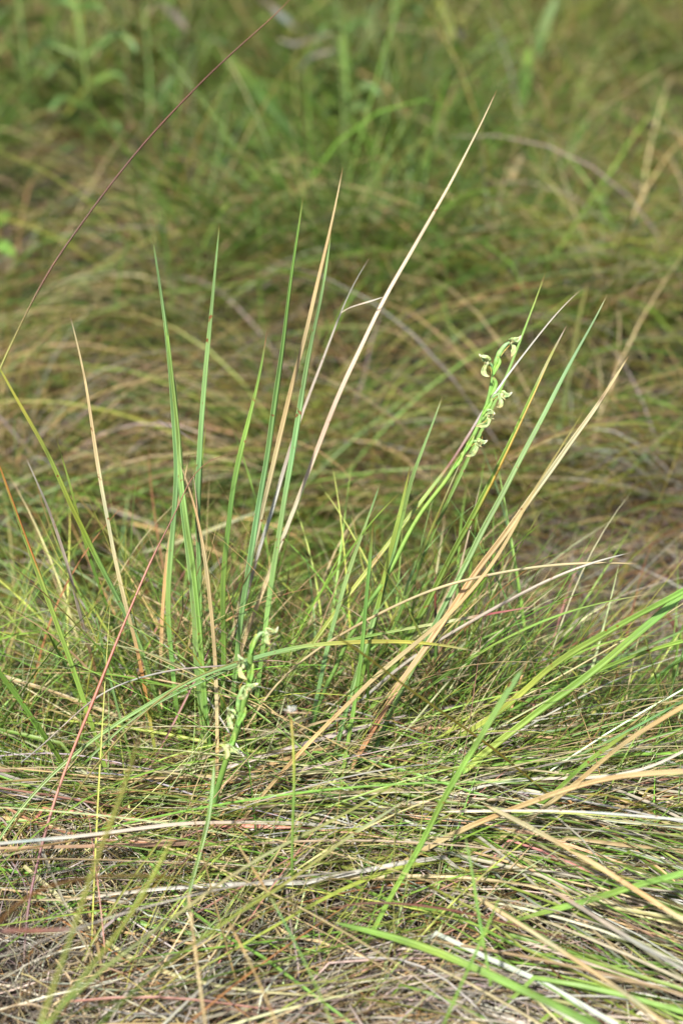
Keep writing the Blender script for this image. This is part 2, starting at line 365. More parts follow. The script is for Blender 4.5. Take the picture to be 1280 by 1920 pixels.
# --- 3. left middle: crossing greens; right middle: dry mat; swathe behind the clump
st = Strands()
N = 1500
x, y = view_roots(N, 1460, 940, -350, 520); x, y = thin(x, y, keep=0.4, sc=1.6); N = len(x)
spawn(st, x, y, U(0, 360, N), U(15, 62, N), U(-30, 25, N), U(0.12, 0.30, N), U(0.0006, 0.0013, N), dict(fresh=4, mid=4, blue=3, olive=2, lime=2, tan=1.5, rust=.8, straw=1), S=9, lift=U(0.01, 0.05, N), tube=0.35, wob=0.2, tipc='rust')
N = 900                                                              # greens among the foot of the clump, seen between the tall blades
x, y = view_roots(N, 1440, 1000, 300, 820); x, y = thin(x, y, keep=0.4, sc=1.6, ph=1); N = len(x)
spawn(st, x, y, U(0, 360, N), U(15, 60, N), U(-30, 25, N), U(0.08, 0.2, N), U(0.0005, 0.0011, N), dict(fresh=4, mid=4, blue=2, olive=3, lime=2, tan=1.5, rust=.6), S=9, lift=U(0.0, 0.03, N), tube=0.35, wob=0.25)
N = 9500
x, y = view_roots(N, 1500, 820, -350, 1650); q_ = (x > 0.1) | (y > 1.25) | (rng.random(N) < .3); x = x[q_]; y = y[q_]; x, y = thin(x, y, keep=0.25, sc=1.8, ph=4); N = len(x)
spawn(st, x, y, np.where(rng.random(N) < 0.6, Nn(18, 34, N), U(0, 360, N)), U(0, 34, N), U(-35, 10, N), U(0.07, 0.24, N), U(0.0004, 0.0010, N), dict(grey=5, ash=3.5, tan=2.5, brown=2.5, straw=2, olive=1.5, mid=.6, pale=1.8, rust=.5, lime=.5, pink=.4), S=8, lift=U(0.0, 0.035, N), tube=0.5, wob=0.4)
N = 3600                                                             # combed swathe of the second mound
x, y = view_roots(N, 980, 660, -350, 1650); x, y = thin(x, y, keep=0.35, sc=1.5, ph=3); N = len(x)
hd = np.where(rng.random(N) < 0.5, Nn(14, 26, N), Nn(170, 28, N)) + 30 * (patch(x, y, .6, 1) - .5)
spawn(st, x, y, hd, U(15, 60, N), U(-50, 0, N), U(0.16, 0.46, N), U(0.0006, 0.0013, N), dict(tan=2.4, brown=1.6, straw=2, olive=5, mid=4.5, deep=2, rust=.4, grey=1.2, lime=1.4, fresh=1.6), S=10, lift=U(0.0, 0.07, N), tube=0.5, wob=0.3)
GP = dict(olive=4, mid=4, fresh=2, lime=1.5, deep=1.5, straw=1, tan=1)
BP = dict(tan=4, straw=3, brown=2.5, olive=2, grey=2, rust=.7)
DP = dict(deep=4, mid=4, olive=3, brown=1)
tufts(st, 70, 1000, 560, -350, 1650, 45, (0.16, 0.36), [GP, BP, GP, dict(grey=3, tan=2, brown=2, olive=2)], (0.0005, 0.0012), spread=.03)
N = 800                                                              # strands draping down in front of the hollow
x, y = view_roots(N, 1060, 880, 150, 800)
spawn(st, x, y, Nn(-80, 35, N), U(30, 65, N), U(-75, -30, N), U(0.12, 0.26, N), U(0.0006, 0.0012, N), dict(olive=3, mid=3, fresh=2, straw=1.5, tan=1.5, brown=1), S=9, tube=0.3, wob=0.3, curl=1.0)
tag(st.build('middle_grass', M_GRASS), 'combed brown and olive grass lying over the mounds behind the clump', 'grass', kind='stuff')

# --- 4. far grass
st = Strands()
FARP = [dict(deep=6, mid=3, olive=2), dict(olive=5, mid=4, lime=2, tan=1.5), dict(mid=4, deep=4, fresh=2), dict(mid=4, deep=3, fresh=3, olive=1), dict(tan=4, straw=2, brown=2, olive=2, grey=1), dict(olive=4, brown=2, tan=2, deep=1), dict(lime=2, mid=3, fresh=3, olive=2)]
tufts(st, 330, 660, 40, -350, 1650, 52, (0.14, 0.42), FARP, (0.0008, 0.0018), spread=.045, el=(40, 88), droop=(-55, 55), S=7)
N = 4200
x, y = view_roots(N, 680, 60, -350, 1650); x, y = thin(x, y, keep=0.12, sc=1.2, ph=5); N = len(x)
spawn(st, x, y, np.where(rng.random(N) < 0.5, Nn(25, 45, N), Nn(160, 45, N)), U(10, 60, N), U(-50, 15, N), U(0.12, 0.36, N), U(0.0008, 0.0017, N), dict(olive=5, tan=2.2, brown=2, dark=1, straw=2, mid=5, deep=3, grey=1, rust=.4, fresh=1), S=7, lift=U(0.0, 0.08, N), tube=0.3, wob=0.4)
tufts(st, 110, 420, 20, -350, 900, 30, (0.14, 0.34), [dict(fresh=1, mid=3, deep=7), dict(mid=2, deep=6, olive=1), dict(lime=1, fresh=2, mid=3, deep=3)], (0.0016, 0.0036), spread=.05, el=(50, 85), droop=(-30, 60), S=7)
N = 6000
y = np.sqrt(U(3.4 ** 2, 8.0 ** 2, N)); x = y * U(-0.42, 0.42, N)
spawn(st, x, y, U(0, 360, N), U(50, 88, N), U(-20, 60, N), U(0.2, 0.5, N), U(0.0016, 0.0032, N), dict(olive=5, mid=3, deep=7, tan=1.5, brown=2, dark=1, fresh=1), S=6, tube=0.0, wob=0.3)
tag(st.build('far_grass', M_GRASS), 'soft mixed green and brown grass filling the ground far behind', 'grass', kind='stuff')

# ------------------------------------------------------------------ single traced blades
def spline(pts, S):
    """Catmull-Rom through pts (k,d) resampled to S points, with arc fraction"""
    p = np.array(pts, float)
    if len(p) == 2: p = np.array([p[0], (p[0] + p[1]) / 2, p[1]])
    e = np.vstack([2 * p[0] - p[1], p, 2 * p[-1] - p[-2]])
    out = []
    for i in range(1, len(e) - 2):
        t = np.linspace(0, 1, 14, endpoint=False)[:, None]
        a, b, c, d = e[i - 1], e[i], e[i + 1], e[i + 2]
        out.append(0.5 * (2 * b + (c - a) * t + (2 * a - 5 * b + 4 * c - d) * t ** 2 + (3 * b - a - 3 * c + d) * t ** 3))
    out = np.vstack(out + [p[-1:]])
    s = np.r_[0, np.cumsum(np.linalg.norm(np.diff(out, axis=0), axis=1))]
    q = np.linspace(0, s[-1], S)
    return np.stack([np.interp(q, s, out[:, k]) for k in range(out.shape[1])], 1)

def cols_at(stops, t, k=0.5):
    if isinstance(stops, str): stops = [(0, stops)]
    ts = [a for a, _ in stops]; cs = np.array([lin(G[c] if isinstance(c, str) else c, k) for _, c in stops])
    return np.stack([np.interp(t, ts, cs[:, j]) for j in range(3)], 1)

def ribbon(P, wid, cols, roll, fold=0.35, thick=0.12, round_=False):
    """solid leaf blade: crescent cross section (6 points) or round stalk; returns verts, quads, cols, uv"""
    S = len(P); T = norm(np.gradient(P, axis=0))
    tocam = norm(CAM[None] - P)
    side = norm(np.cross(T, tocam)); nn = np.cross(side, T)
    a = roll[:, None]; sd = side * np.cos(a) + nn * np.sin(a); nr = -side * np.sin(a) + nn * np.cos(a)
    sd[:], nr[:] = sd, nr
    W = wid[:, None]
    if round_:
        prof = [(math.cos(q), math.sin(q)) for q in np.linspace(0, 2 * math.pi, 6, endpoint=False)]; us = [0, .3, .7, 1, .7, .3]
    else:
        f = fold
        prof = [(1, f), (0.5, 0.10 * f), (0, -0.35 * f), (-0.5, 0.10 * f), (-1, f), (-0.5, 0.1 * f - thick), (0, -0.35 * f - thick * 1.3), (0.5, 0.1 * f - thick)]
        us = [0, .25, .5, .75, 1, .75, .5, .25]
    kk = len(prof)
    V = np.stack([P + W * (a_ * sd + b_ * nr) for a_, b_ in prof], 1).reshape(-1, 3)
    i = np.arange(S - 1)[:, None] * kk; j = np.arange(kk)[None]; j2 = (j + 1) % kk
    F = np.stack([i + j, i + j2, i + kk + j2, i + kk + j], -1).reshape(-1, 4)
    # end caps as quads
    t = np.linspace(0, 1, S)
    uv = np.stack([np.tile(us, S), np.repeat(t, kk) * 1.0], 1)
    caps = []
    for b0 in (0, (S - 1) * kk):
        if kk == 6: caps += [[b0, b0 + 1, b0 + 2, b0 + 3], [b0, b0 + 3, b0 + 4, b0 + 5]]
        else: caps += [[b0, b0 + 1, b0 + 2, b0 + 6], [b0, b0 + 6, b0 + 7, b0 + 7]][:1] + [[b0 + 2, b0 + 3, b0 + 4, b0 + 5]]
    F = np.vstack([F, np.array(caps)])
    return V, F, np.repeat(cols, kk, 0), uv

def trace(pts, wpx, col, dt=1.0, db=None, S=None, taper=0.3, round_=False, roll=0.0, twist=0.0, fold=0.35, lens=False, wp=None, edge=None, smooth=True, k=0.54, basew=0.75, bow=0.0):
    """pts (x,y) tip first. dt = distance of the tip, db of the foot (None: where the ray meets the ground)."""
    if db is None: db = ground_depth(*pts[-1]) + 0.01
    n_ = len(pts); pp = np.array(pts, float)
    s = np.r_[0, np.cumsum(np.linalg.norm(np.diff(pp, axis=0), axis=1))]; s = s / s[-1]
    d = dt + (db - dt) * s + bow * np.sin(math.pi * s)
    W3 = np.array([px(pp[i, 0], pp[i, 1], d[i]) for i in range(n_)])
    L = np.linalg.norm(np.diff(W3, axis=0), axis=1).sum()
    if S is None: S = int(np.clip(L / 0.007, 14, 90))
    P = spline(W3, S)
    if len(pts) > 6:
        for _ in range(8 if smooth else 0): P[1:-1] += 0.5 * (0.5 * (P[2:] + P[:-2]) - P[1:-1])
    t = np.linspace(0, 1, S)
    dist = np.linalg.norm(P - CAM, axis=1); dd = (P - CAM) @ FW
    if lens: pr = np.sin(np.clip(t, 0, 1) * math.pi) ** 0.7 * 0.96 + 0.04
    else: pr = np.clip(t / taper, 0, 1) ** 0.6 * (1 - (1 - basew) * sst(0.5, 1, t)) + 0.05
    if wp is not None: pr = np.interp(t, [q[0] for q in wp], [q[1] for q in wp])
    seed = int(pts[0][0] * 7 + pts[0][1] * 13) % 1000
    wv = 1 + 0.06 * np.sin(t * 23 + seed)
    wid = 0.43 * wpx * K * dd * pr * wv
    ro = roll + twist * np.sin(t * 3.3 + seed) + 0.25 * np.sin(t * 6 + seed)
    c = cols_at(col, t, k)
    # fine irregular mottling along the blade
    r2 = np.random.default_rng(seed)
    c = c * np.exp(np.interp(t, np.linspace(0, 1, 16), r2.normal(0, 0.14, 16)))[:, None]
    c = c * np.exp(np.interp(t, np.linspace(0, 1, 9), r2.normal(0, 0.10, 9))[:, None] * np.array([[1, 0, -.6]]))
    tip = np.clip(1 - t / 0.02, 0, 1)[:, None] * 0.8; c = c * (1 - tip) + lin((170, 120, 70), k) * tip
    V, F, cc, uv = ribbon(P, wid, c, ro, fold=fold, round_=round_)
    if edge is not None and not round_:
        ce = cols_at(edge[1], t, k); al = np.interp(t, *zip(*edge[2]))[:, None]; kk = 8
        for j in ((0, 1, 7) if edge[0] > 0 else (3, 4, 5)): cc[j::kk] = cc[j::kk] * (1 - al) + ce * al
    return V, F, cc, uv

GRP = 'single grass blades standing out of the clump'
def blade(label, pts, wpx, col, name='grass_blade', cat='grass blade', group=GRP, material=None, **kw):
    V, F, c, uv = trace(pts, wpx, col, **kw)
    V0 = V[-1].copy(); V = V - V0
    dry = (col if isinstance(col, str) else col[len(col) // 2][1]) in ('tan', 'straw', 'pale', 'grey', 'ash', 'brown', 'rust')
    me = mesh_from(name, V, F, c, material or (M_DRYH if dry else M_HERO), uv)
    o = bpy.data.objects.new(name, me); C.objects.link(o); o.location = V0
    tag(o, label, cat, group); return o

gA = [(0, 'lime'), (0.06, 'fresh'), (0.5, 'blue'), (1, 'mid')]
gB = [(0, 'olive'), (0.03, 'blue'), (0.5, 'blue'), (0.8, 'fresh'), (1, 'mid')]
gD = [(0, 'rust'), (0.03, 'fresh'), (0.5, 'mid'), (1, 'mid')]
tA = [(0, 'brown'), (0.03, 'straw'), (0.35, 'tan'), (0.6, 'straw'), (1, 'tan')]
wA = [(0, 'grey'), (0.2, 'grey'), (0.5, 'pale'), (0.8, 'ash'), (1, 'pale')]

# ---- left clump
blade('straight green blade, leftmost tall one of the clump with the pale sharp tip', [(286,442),(296,510),(305,570),(319,691),(327,800),(332,870),(329,938),(319,1058),(315,1144),(328,1292),(339,1390),(352,1500)], 11, gB, dt=1.0)
blade('green blade hugging the leftmost tall one, its tip a hand lower', [(304,546),(310,590),(322,700),(336,835),(341,938),(350,1007),(358,1076),(368,1179),(367,1230),(374,1300),(384,1390),(398,1530)], 13, gA, dt=1.01, taper=.4)
blade('short green blade with dry beige tip beside the two tall left ones', [(328,697),(332,766),(337,869),(344,940),(354,1007),(364,1076),(374,1179),(382,1290),(392,1390),(408,1560)], 11, [(0,'straw'),(0.05,'blue'),(0.5,'fresh'),(1,'mid')], dt=1.02)
blade('slim green blade rising straight above the hooked tan ones', [(412,418),(405,490),(399,560),(387,680),(380,766),(374,852),(370,955),(374,1076),(376,1200),(384,1320),(392,1470)], 11, gB, dt=1.0)
blade('thin green blade with yellow tip just right of the slim straight one', [(387,792),(380,852),(375,938),(371,1050),(370,1150),(372,1260),(378,1420)], 5, [(0,'lime'),(0.2,'fresh'),(1,'mid')], dt=1.03)
blade('dark green blade with an orange tip in the middle of the clump', [(500,623),(492,680),(472,766),(454,835),(442,886),(434,938),(423,1041),(417,1110),(420,1196),(419,1292),(414,1400),(412,1510)], 11, [(0,'rust'),(0.02,'rust'),(0.05,'fresh'),(0.4,'mid'),(1,'deep')], dt=1.02)
blade('tall green blade with yellow-green tip left of the tall straw blade', [(568,370),(556,450),(545,520),(540,560),(530,646),(515,749),(499,869),(489,921),(475,1007),(465,1076),(451,1162),(440,1280),(425,1400),(420,1520)], 12, gA, dt=1.01, roll=.3)
blade('tall straw coloured blade crossed near its tip by a green one', [(643,312),(632,370),(617,440),(600,510),(588,560),(573,630),(551,708),(530,794),(509,887),(492,955),(478,1024),(454,1110),(437,1189),(420,1260),(408,1340),(400,1470)], 9, tA, dt=1.03)
blade('long green blade whose tip overlaps the tall straw blade', [(621,430),(612,500),(602,560),(582,646),(564,749),(551,835),(533,938),(520,1024),(506,1110),(497,1189),(486,1270),(472,1400),(462,1520)], 11, gB, dt=1.01)
blade('whitish dead blade with a bent wispy tip behind the green ones', [(692,484),(675,508),(658,540),(638,587),(606,673),(575,752),(540,852),(520,924),(502,983),(482,1041),(461,1124),(430,1215),(405,1330),(400,1440)], 8, wA, dt=1.04, wp=[(0,.1),(.06,.3),(.12,.45),(.3,.8),(.5,1),(1,.8)])
blade('tallest dry blade of all, leaning right with its tip near the top', [(931,168),(915,205),(890,255),(840,352),(795,430),(757,497),(720,560),(680,645),(640,728),(595,842),(561,931),(527,1017),(499,1093),(468,1172),(440,1262),(420,1380),(410,1500)], 9, [(0,'rust'),(0.02,'straw'),(0.3,(236,222,196)),(0.5,(216,204,182)),(0.7,'straw'),(1,'tan')], dt=1.04, taper=.3, roll=-.3)
blade('pale wisp branching sideways off the whitish dead blade', [(720,556),(700,563),(676,570),(655,577),(640,586)], 3, 'pale', dt=1.04, db=1.045, basew=.5)
blade('tan blade with a tiny frayed hook at its tip beside the green pair', [(337,866),(346,888),(355,914),(372,972),(382,1031),(391,1093),(399,1179),(402,1195),(406,1292),(408,1390),(406,1507),(403,1590)], 8, tA, dt=0.99)
blade('thin orange-brown blade just behind the hook-tipped tan one', [(361,878),(366,910),(370,950),(371,1000),(369,1080),(370,1180),(378,1280),(386,1380)], 4, [(0,'pale'),(0.2,'straw'),(0.4,'tan'),(0.6,'rust'),(1,'tan')], dt=1.01)
blade('straw blade behind the left green pair, running down to their left', [(356,849),(348,897),(334,938),(319,1007),(310,1076),(303,1189),(302,1234),(302,1351),(306,1480)], 7, tA, dt=1.05)
blade('tan blade standing alone left of the clump with its foot turning orange', [(131,588),(142,630),(155,685),(166,745),(178,835),(195,935),(213,1030),(228,1100),(240,1150),(258,1215),(272,1290),(283,1360),(295,1430),(312,1530)], 8, [(0,'ash'),(0.03,'straw'),(0.4,'straw'),(0.6,'tan'),(0.72,(240,160,90)),(0.84,'lime'),(1,'mid')], dt=1.0)
blade('pink-red jointed stem leaning across the left of the picture', [(447,849),(423,849),(405,852),(392,856),(378,865),(365,876),(348,914),(331,962),(307,1003),(286,1045),(265,1093),(241,1151),(220,1200),(195,1265),(168,1331),(144,1390),(121,1448),(100,1510),(70,1620),(50,1720),(45,1830)], 6.5, [(0,'brown'),(0.2,(160,110,90)),(0.3,'pink'),(0.5,(222,144,122)),(0.7,(210,160,142)),(0.85,(190,140,150)),(1,'ash')], dt=1.0, db=0.93, round_=True, wp=[(0,.1),(.1,.35),(.24,.5),(.27,.75),(.5,1),(1,.9)])
blade('broad bright green blade entering from the left edge, leaning right', [(-20,655),(0,690),(40,762),(80,830),(102,872),(125,930),(150,980),(178,1040),(215,1110),(237,1155),(258,1195),(275,1245),(290,1300),(318,1390),(340,1480)], 10, [(0,'lime'),(0.2,'lime'),(0.4,'mid'),(0.6,'blue'),(1,'mid')], dt=0.97)
blade('narrow yellow-green blade beside the broad green one at left', [(105,818),(115,850),(128,895),(142,945),(160,1020),(178,1075),(195,1120),(215,1180),(240,1250),(262,1310),(280,1400)], 6, [(0,'brown'),(0.03,'lime'),(0.4,'fresh'),(1,'mid')], dt=1.02)
blade('yellow-green blade at left edge with an orange upper margin', [(-5,860),(0,872),(14,915),(30,960),(45,1000),(62,1050),(80,1095),(105,1165),(130,1230),(150,1290),(170,1350),(190,1410),(212,1490),(235,1570)], 10, [(0,(235,160,80)),(0.08,(225,190,90)),(0.15,'lime'),(0.55,'fresh'),(1,'fresh')], dt=0.98, edge=(-1,[(0,(224,140,70))],[(0,1),(0.25,1),(0.32,0),(1,0)]))
blade('dead grey-brown blade arching beside the yellow-green one at left', [(47,853),(62,888),(80,925),(97,965),(108,1000),(122,1040),(135,1085),(140,1110),(158,1180),(180,1260),(203,1335),(222,1400),(245,1480)], 7, [(0,'pale'),(0.15,'ash'),(0.3,'grey'),(0.6,'brown'),(0.8,'tan'),(1,'ash')], dt=1.02)
blade('long dark brown flower stalk arcing to the top edge from lower left', [(556,-14),(530,15),(497,46),(470,68),(430,104),(395,137),(360,172),(322,212),(290,246),(260,280),(230,318),(202,352),(175,390),(150,425),(122,462),(97,500),(75,538),(50,585),(25,640),(0,690),(-25,760),(-40,860)], 4, [(0,'rust'),(0.2,(130,66,40)),(0.5,(120,62,40)),(0.68,(130,80,40)),(0.75,'olive'),(0.85,'lime'),(1,'olive')], dt=0.95, db=0.93, round_=True, taper=.2, basew=1)
blade('green leaf sloping down from the left edge into the near grass', [(-20,1235),(0,1261),(30,1300),(62,1347),(117,1429),(140,1468),(168,1515),(190,1560)], 10, [(0,'fresh'),(0.5,'mid'),(1,'mid')], dt=0.96, taper=.05)
blade('green leaf stub with pointed tip low at the left', [(85,1175),(100,1205),(120,1240),(145,1295),(160,1340),(172,1400)], 8, gA, dt=1.03, fold=.5)
blade('pointed blue-green sliver standing left of the pink stem', [(177,1133),(183,1165),(192,1215),(205,1270),(222,1330),(240,1400),(262,1480),(270,1520)], 5, gB, dt=1.02)
blade('grey spike standing behind the hooked tan blade', [(343,1104),(343,1150),(344,1200),(345,1290)], 4, 'ash', dt=1.05)
blade('leaf pair arching from lower left over the clump foot, upper one', [(905,1224),(865,1215),(815,1207),(740,1202),(640,1205),(560,1212),(500,1226),(449,1242),(382,1264),(332,1289),(273,1324),(203,1367),(144,1410),(70,1480),(20,1540),(-30,1620)], 8, [(0,'straw'),(0.1,'lime'),(0.4,'blue'),(1,'fresh')], dt=1.02, db=0.95, fold=.5, taper=.15)
blade('red-tipped leaf arching across the clump foot to the right', [(1004,1136),(957,1145),(915,1151),(865,1161),(815,1170),(765,1178),(715,1188),(640,1202),(580,1216),(520,1222),(470,1236),(420,1258),(380,1278),(330,1300),(250,1345),(160,1430)], 6, [(0,'pink'),(0.1,(190,90,90)),(0.18,'cream'),(0.35,'fresh'),(0.6,'blue'),(1,'mid')], dt=1.05, db=0.99, taper=.15)
blade('thin tan stem looping low over the clump foot', [(560,1245),(540,1236),(520,1232),(500,1235),(470,1240),(430,1250),(380,1250),(330,1254),(270,1268),(200,1292),(140,1340),(90,1390),(40,1430)], 4, [(0,'pink'),(0.5,'grey'),(1,'grey')], dt=1.0, db=1.0, round_=True)
blade('long olive thread crossing behind the second flower spike', [(500,1216),(470,1232),(420,1250),(380,1262),(340,1280),(300,1310),(250,1355),(200,1410),(150,1475),(120,1520),(80,1580)], 4, 'olive', dt=0.97, db=.95, round_=True)

# ---- right clump
blade('green stalk passing behind the flower spike, tip highest on the right', [(1023,508),(1012,540),(1002,567),(990,600),(977,630),(959,683),(934,739),(915,780),(896,821),(880,855),(852,912),(825,970),(800,1027),(780,1072),(760,1125),(742,1165),(715,1230),(690,1290),(665,1370),(640,1460)], 7, [(0,'lime'),(0.1,'fresh'),(0.5,'mid'),(1,'mid')], dt=1.06, twist=.3)
blade('green blade with a withered white thread tip, rust spots along its edge', [(1087,544),(1071,555),(1050,578),(1027,605),(1005,634),(981,664),(943,714),(909,764),(871,827),(845,870),(827,892),(815,907),(780,952),(747,995),(715,1037),(677,1085),(640,1132),(615,1168),(590,1200),(560,1245),(535,1282),(510,1325),(485,1375),(460,1415),(442,1470),(432,1540)], 9, [(0,'pale'),(0.2,'pale'),(0.29,(190,150,140)),(0.33,'wine'),(0.345,'rust'),(0.36,'fresh'),(0.5,'lime'),(0.52,'rust'),(0.54,'lime'),(0.75,'mid'),(1,'mid')], dt=1.03, wp=[(0,.1),(.06,.3),(.2,.5),(.33,.65),(.37,1),(.8,1),(1,.7)])
blade('green blade with a yellow stripe and nipped white tip', [(1062,610),(1053,625),(1043,646),(1034,660),(1027,671),(1006,724),(984,767),(959,824),(940,860),(920,902),(890,960),(860,1012),(832,1067),(815,1102),(792,1147),(775,1177),(760,1205),(747,1235),(720,1285),(695,1330),(677,1370),(660,1405),(640,1450),(615,1510)], 12, [(0,'pale'),(0.03,'grey'),(0.05,'lime'),(0.09,'cream'),(0.12,'fresh'),(0.6,'mid'),(1,'fresh')], dt=1.0, twist=.2, edge=(-1,[(0,'cream'),(0.1,(240,214,110)),(0.3,(232,190,80))],[(0,0),(0.07,0),(0.1,1),(0.3,1),(0.38,0),(1,0)]))
blade('straight bright green blade with clean sharp tip, right of the yellow striped one', [(1138,552),(1126,575),(1112,605),(1077,664),(1040,736),(1009,799),(985,840),(965,880),(931,949),(915,970),(880,1045),(852,1097),(827,1147),(810,1177),(790,1220),(775,1250),(755,1290),(737,1325),(717,1367),(700,1412),(672,1475),(640,1550)], 11, [(0,'cream'),(0.04,'blue'),(0.6,'blue'),(1,'fresh')], dt=1.0)
blade('stout tan blade with a pinched twist near its tip', [(1178,667),(1168,680),(1159,696),(1148,716),(1135,736),(1130,745),(1106,780),(1074,821),(1040,871),(1009,914),(977,955),(952,996),(921,1033),(890,1072),(865,1112),(845,1145),(815,1187),(790,1225),(765,1260),(740,1295),(727,1320),(705,1357),(685,1395),(660,1437),(635,1480),(602,1540),(560,1620)], 12, [(0,'tan'),(0.06,'tan'),(0.08,(150,110,70)),(0.1,'straw'),(0.35,'tan'),(0.6,'straw'),(0.75,'rust'),(0.85,'tan'),(1,'brown')], dt=1.01, taper=.22)
blade('long soft tan stem crossing low in front of the stout tan blade', [(1100,760),(1060,825),(1015,895),(974,967),(956,1005),(934,1042),(915,1070),(890,1099),(855,1140),(823,1170),(790,1198),(756,1225),(720,1255),(683,1286),(650,1325),(610,1360),(549,1426),(500,1481),(440,1555),(400,1610)], 9, [(0,'olive'),(0.25,'tan'),(1,'tan')], dt=0.92, db=1.0, taper=.5)
blade('curved whitish straw, its tip ending at the right above the arching one', [(1182,1036),(1160,1040),(1109,1055),(1062,1072),(1018,1091),(972,1116),(926,1140),(880,1167),(841,1189),(805,1212),(774,1231),(735,1262),(701,1292),(660,1328),(622,1359),(590,1390),(560,1420),(520,1480)], 7, [(0,'grey'),(0.1,'pale'),(0.6,'grey'),(1,'grey')], dt=0.96, round_=True, taper=.2)
blade('straw yellow stem arching to the right edge behind the tan blades', [(1195,1057),(1160,1055),(1109,1055),(1062,1057),(1018,1061),(972,1067),(926,1076),(880,1085),(835,1097),(798,1110),(762,1125),(728,1142),(695,1158),(665,1175),(634,1192),(605,1210),(579,1228),(540,1260),(500,1304),(460,1370)], 6, [(0,'straw'),(1,'straw')], dt=0.97, db=1.04, round_=True, taper=.15)
blade('dark green blade with folded pale edge, tip above the spear pair', [(829,743),(822,765),(812,790),(802,820),(788,852),(775,885),(762,932),(752,982),(742,1020),(730,1060),(715,1112),(702,1157),(687,1207),(672,1250),(655,1310),(640,1360),(620,1450),(592,1560)], 10, [(0,'cream'),(0.04,'blue'),(0.25,'mid'),(0.6,'blue'),(1,'mid')], dt=1.02, fold=.6)
blade('green spear with brownish blunt tip crossing the spotted blade', [(769,874),(763,900),(757,930),(745,982),(732,1032),(717,1095),(708,1135),(702,1170),(690,1220),(680,1262),(668,1320),(650,1400),(632,1480)], 9, [(0,'brown'),(0.04,'lime'),(0.5,'fresh'),(1,'mid')], dt=0.99, taper=.2)
blade('pale blue-green spear, left of the group right of centre', [(713,905),(704,930),(695,957),(683,990),(670,1025),(652,1075),(640,1117),(630,1155),(615,1207),(602,1270),(590,1330),(580,1370),(565,1430),(540,1520)], 9, [(0,'blue'),(0.5,'blue'),(1,'mid')], dt=1.03)
blade('thin green blade bending left with brown foot, tip beside the spears', [(750,923),(737,935),(722,950),(703,970),(685,992),(668,1015),(640,1055),(608,1100),(575,1150),(553,1182),(530,1215),(502,1250),(477,1277),(450,1302),(420,1330),(380,1372)], 5, [(0,'olive'),(0.1,'fresh'),(0.6,'fresh'),(0.74,'mid'),(0.78,'wine'),(1,'wine')], dt=1.0)
blade('straight green stalk with a cut pale tip in front of the spears', [(699,984),(697,1010),(694,1045),(690,1083),(686,1120),(683,1158),(680,1205),(675,1250),(670,1282),(662,1337),(655,1380),(645,1425),(640,1470),(635,1525),(622,1620)], 8, [(0,'straw'),(0.03,'olive'),(0.1,'fresh'),(1,'fresh')], dt=0.98, taper=.12)
blade('narrow green blade with a yellow banded upper half, twin of the stalk', [(865,862),(855,883),(845,905),(827,950),(815,978),(802,1005),(787,1040),(765,1090),(745,1142),(725,1190),(712,1225),(695,1265),(672,1330),(650,1390),(628,1450)], 5, [(0,'cream'),(0.15,'olive'),(0.3,'lime'),(0.35,'blue'),(0.55,'lime'),(0.6,'mid'),(1,'mid')], dt=1.04)
blade('dark upright stem with a red tip, near the centre right', [(816,1066),(815,1085),(814,1107),(816,1140),(817,1170),(817,1230),(815,1295),(811,1340),(808,1378),(806,1430),(804,1500)], 7, [(0,'rust'),(0.1,(150,60,40)),(0.2,'dark'),(0.35,'deep'),(0.6,'mid'),(1,'deep')], dt=1.06, round_=True, taper=.3)
blade('slim green blade with brown tip rising behind the white straw', [(922,1111),(898,1124),(875,1137),(857,1150),(840,1165),(800,1192),(760,1225),(720,1262),(690,1290),(640,1330)], 5, [(0,'rust'),(0.06,'fresh'),(1,'mid')], dt=1.06)
blade('thin arching green blade ending in a pink tip at the right', [(1220,1113),(1195,1118),(1164,1122),(1109,1134),(1066,1146),(1024,1161),(975,1183),(926,1207),(884,1234),(841,1262),(795,1294),(744,1329),(700,1360),(652,1390),(600,1430),(560,1470)], 5, [(0,'pink'),(0.08,'fresh'),(1,'mid')], dt=0.97)
blade('second thin green blade just under the pink-tipped arching one', [(1030,1152),(985,1163),(926,1187),(870,1212),(820,1245),(770,1262),(710,1290),(650,1306),(600,1322),(540,1348),(500,1365),(440,1400)], 4, 'fresh', dt=1.05)
blade('broad light green leaf running to the right edge, upper of the long pair', [(1310,1090),(1280,1108),(1240,1130),(1200,1149),(1155,1175),(1109,1201),(1072,1222),(1036,1244),(1008,1271),(981,1298),(950,1323),(920,1347),(880,1370),(835,1400),(780,1440),(720,1490)], 12, [(0,'fresh'),(0.7,'lime'),(1,'mid')], dt=0.93, db=None, taper=.02)
blade('broad light green leaf with yellow flecks, lower of the long pair', [(1310,1085),(1280,1114),(1231,1158),(1200,1183),(1170,1207),(1140,1235),(1109,1262),(1078,1283),(1048,1304),(1010,1332),(975,1359),(935,1390),(896,1420),(865,1450),(835,1481),(805,1507),(774,1532),(735,1570)], 15, [(0,'fresh'),(0.5,'fresh'),(0.72,'lime'),(0.75,'fresh'),(0.82,(220,200,70)),(0.86,'fresh'),(1,'mid')], dt=0.95, taper=.02)
blade('thin green blade curving to the right edge under the broad pair', [(1300,1196),(1250,1210),(1210,1220),(1160,1240),(1109,1262),(1050,1285),(1000,1310),(950,1335),(920,1360),(870,1385),(830,1410),(790,1440)], 8, 'fresh', dt=0.98, taper=.02)
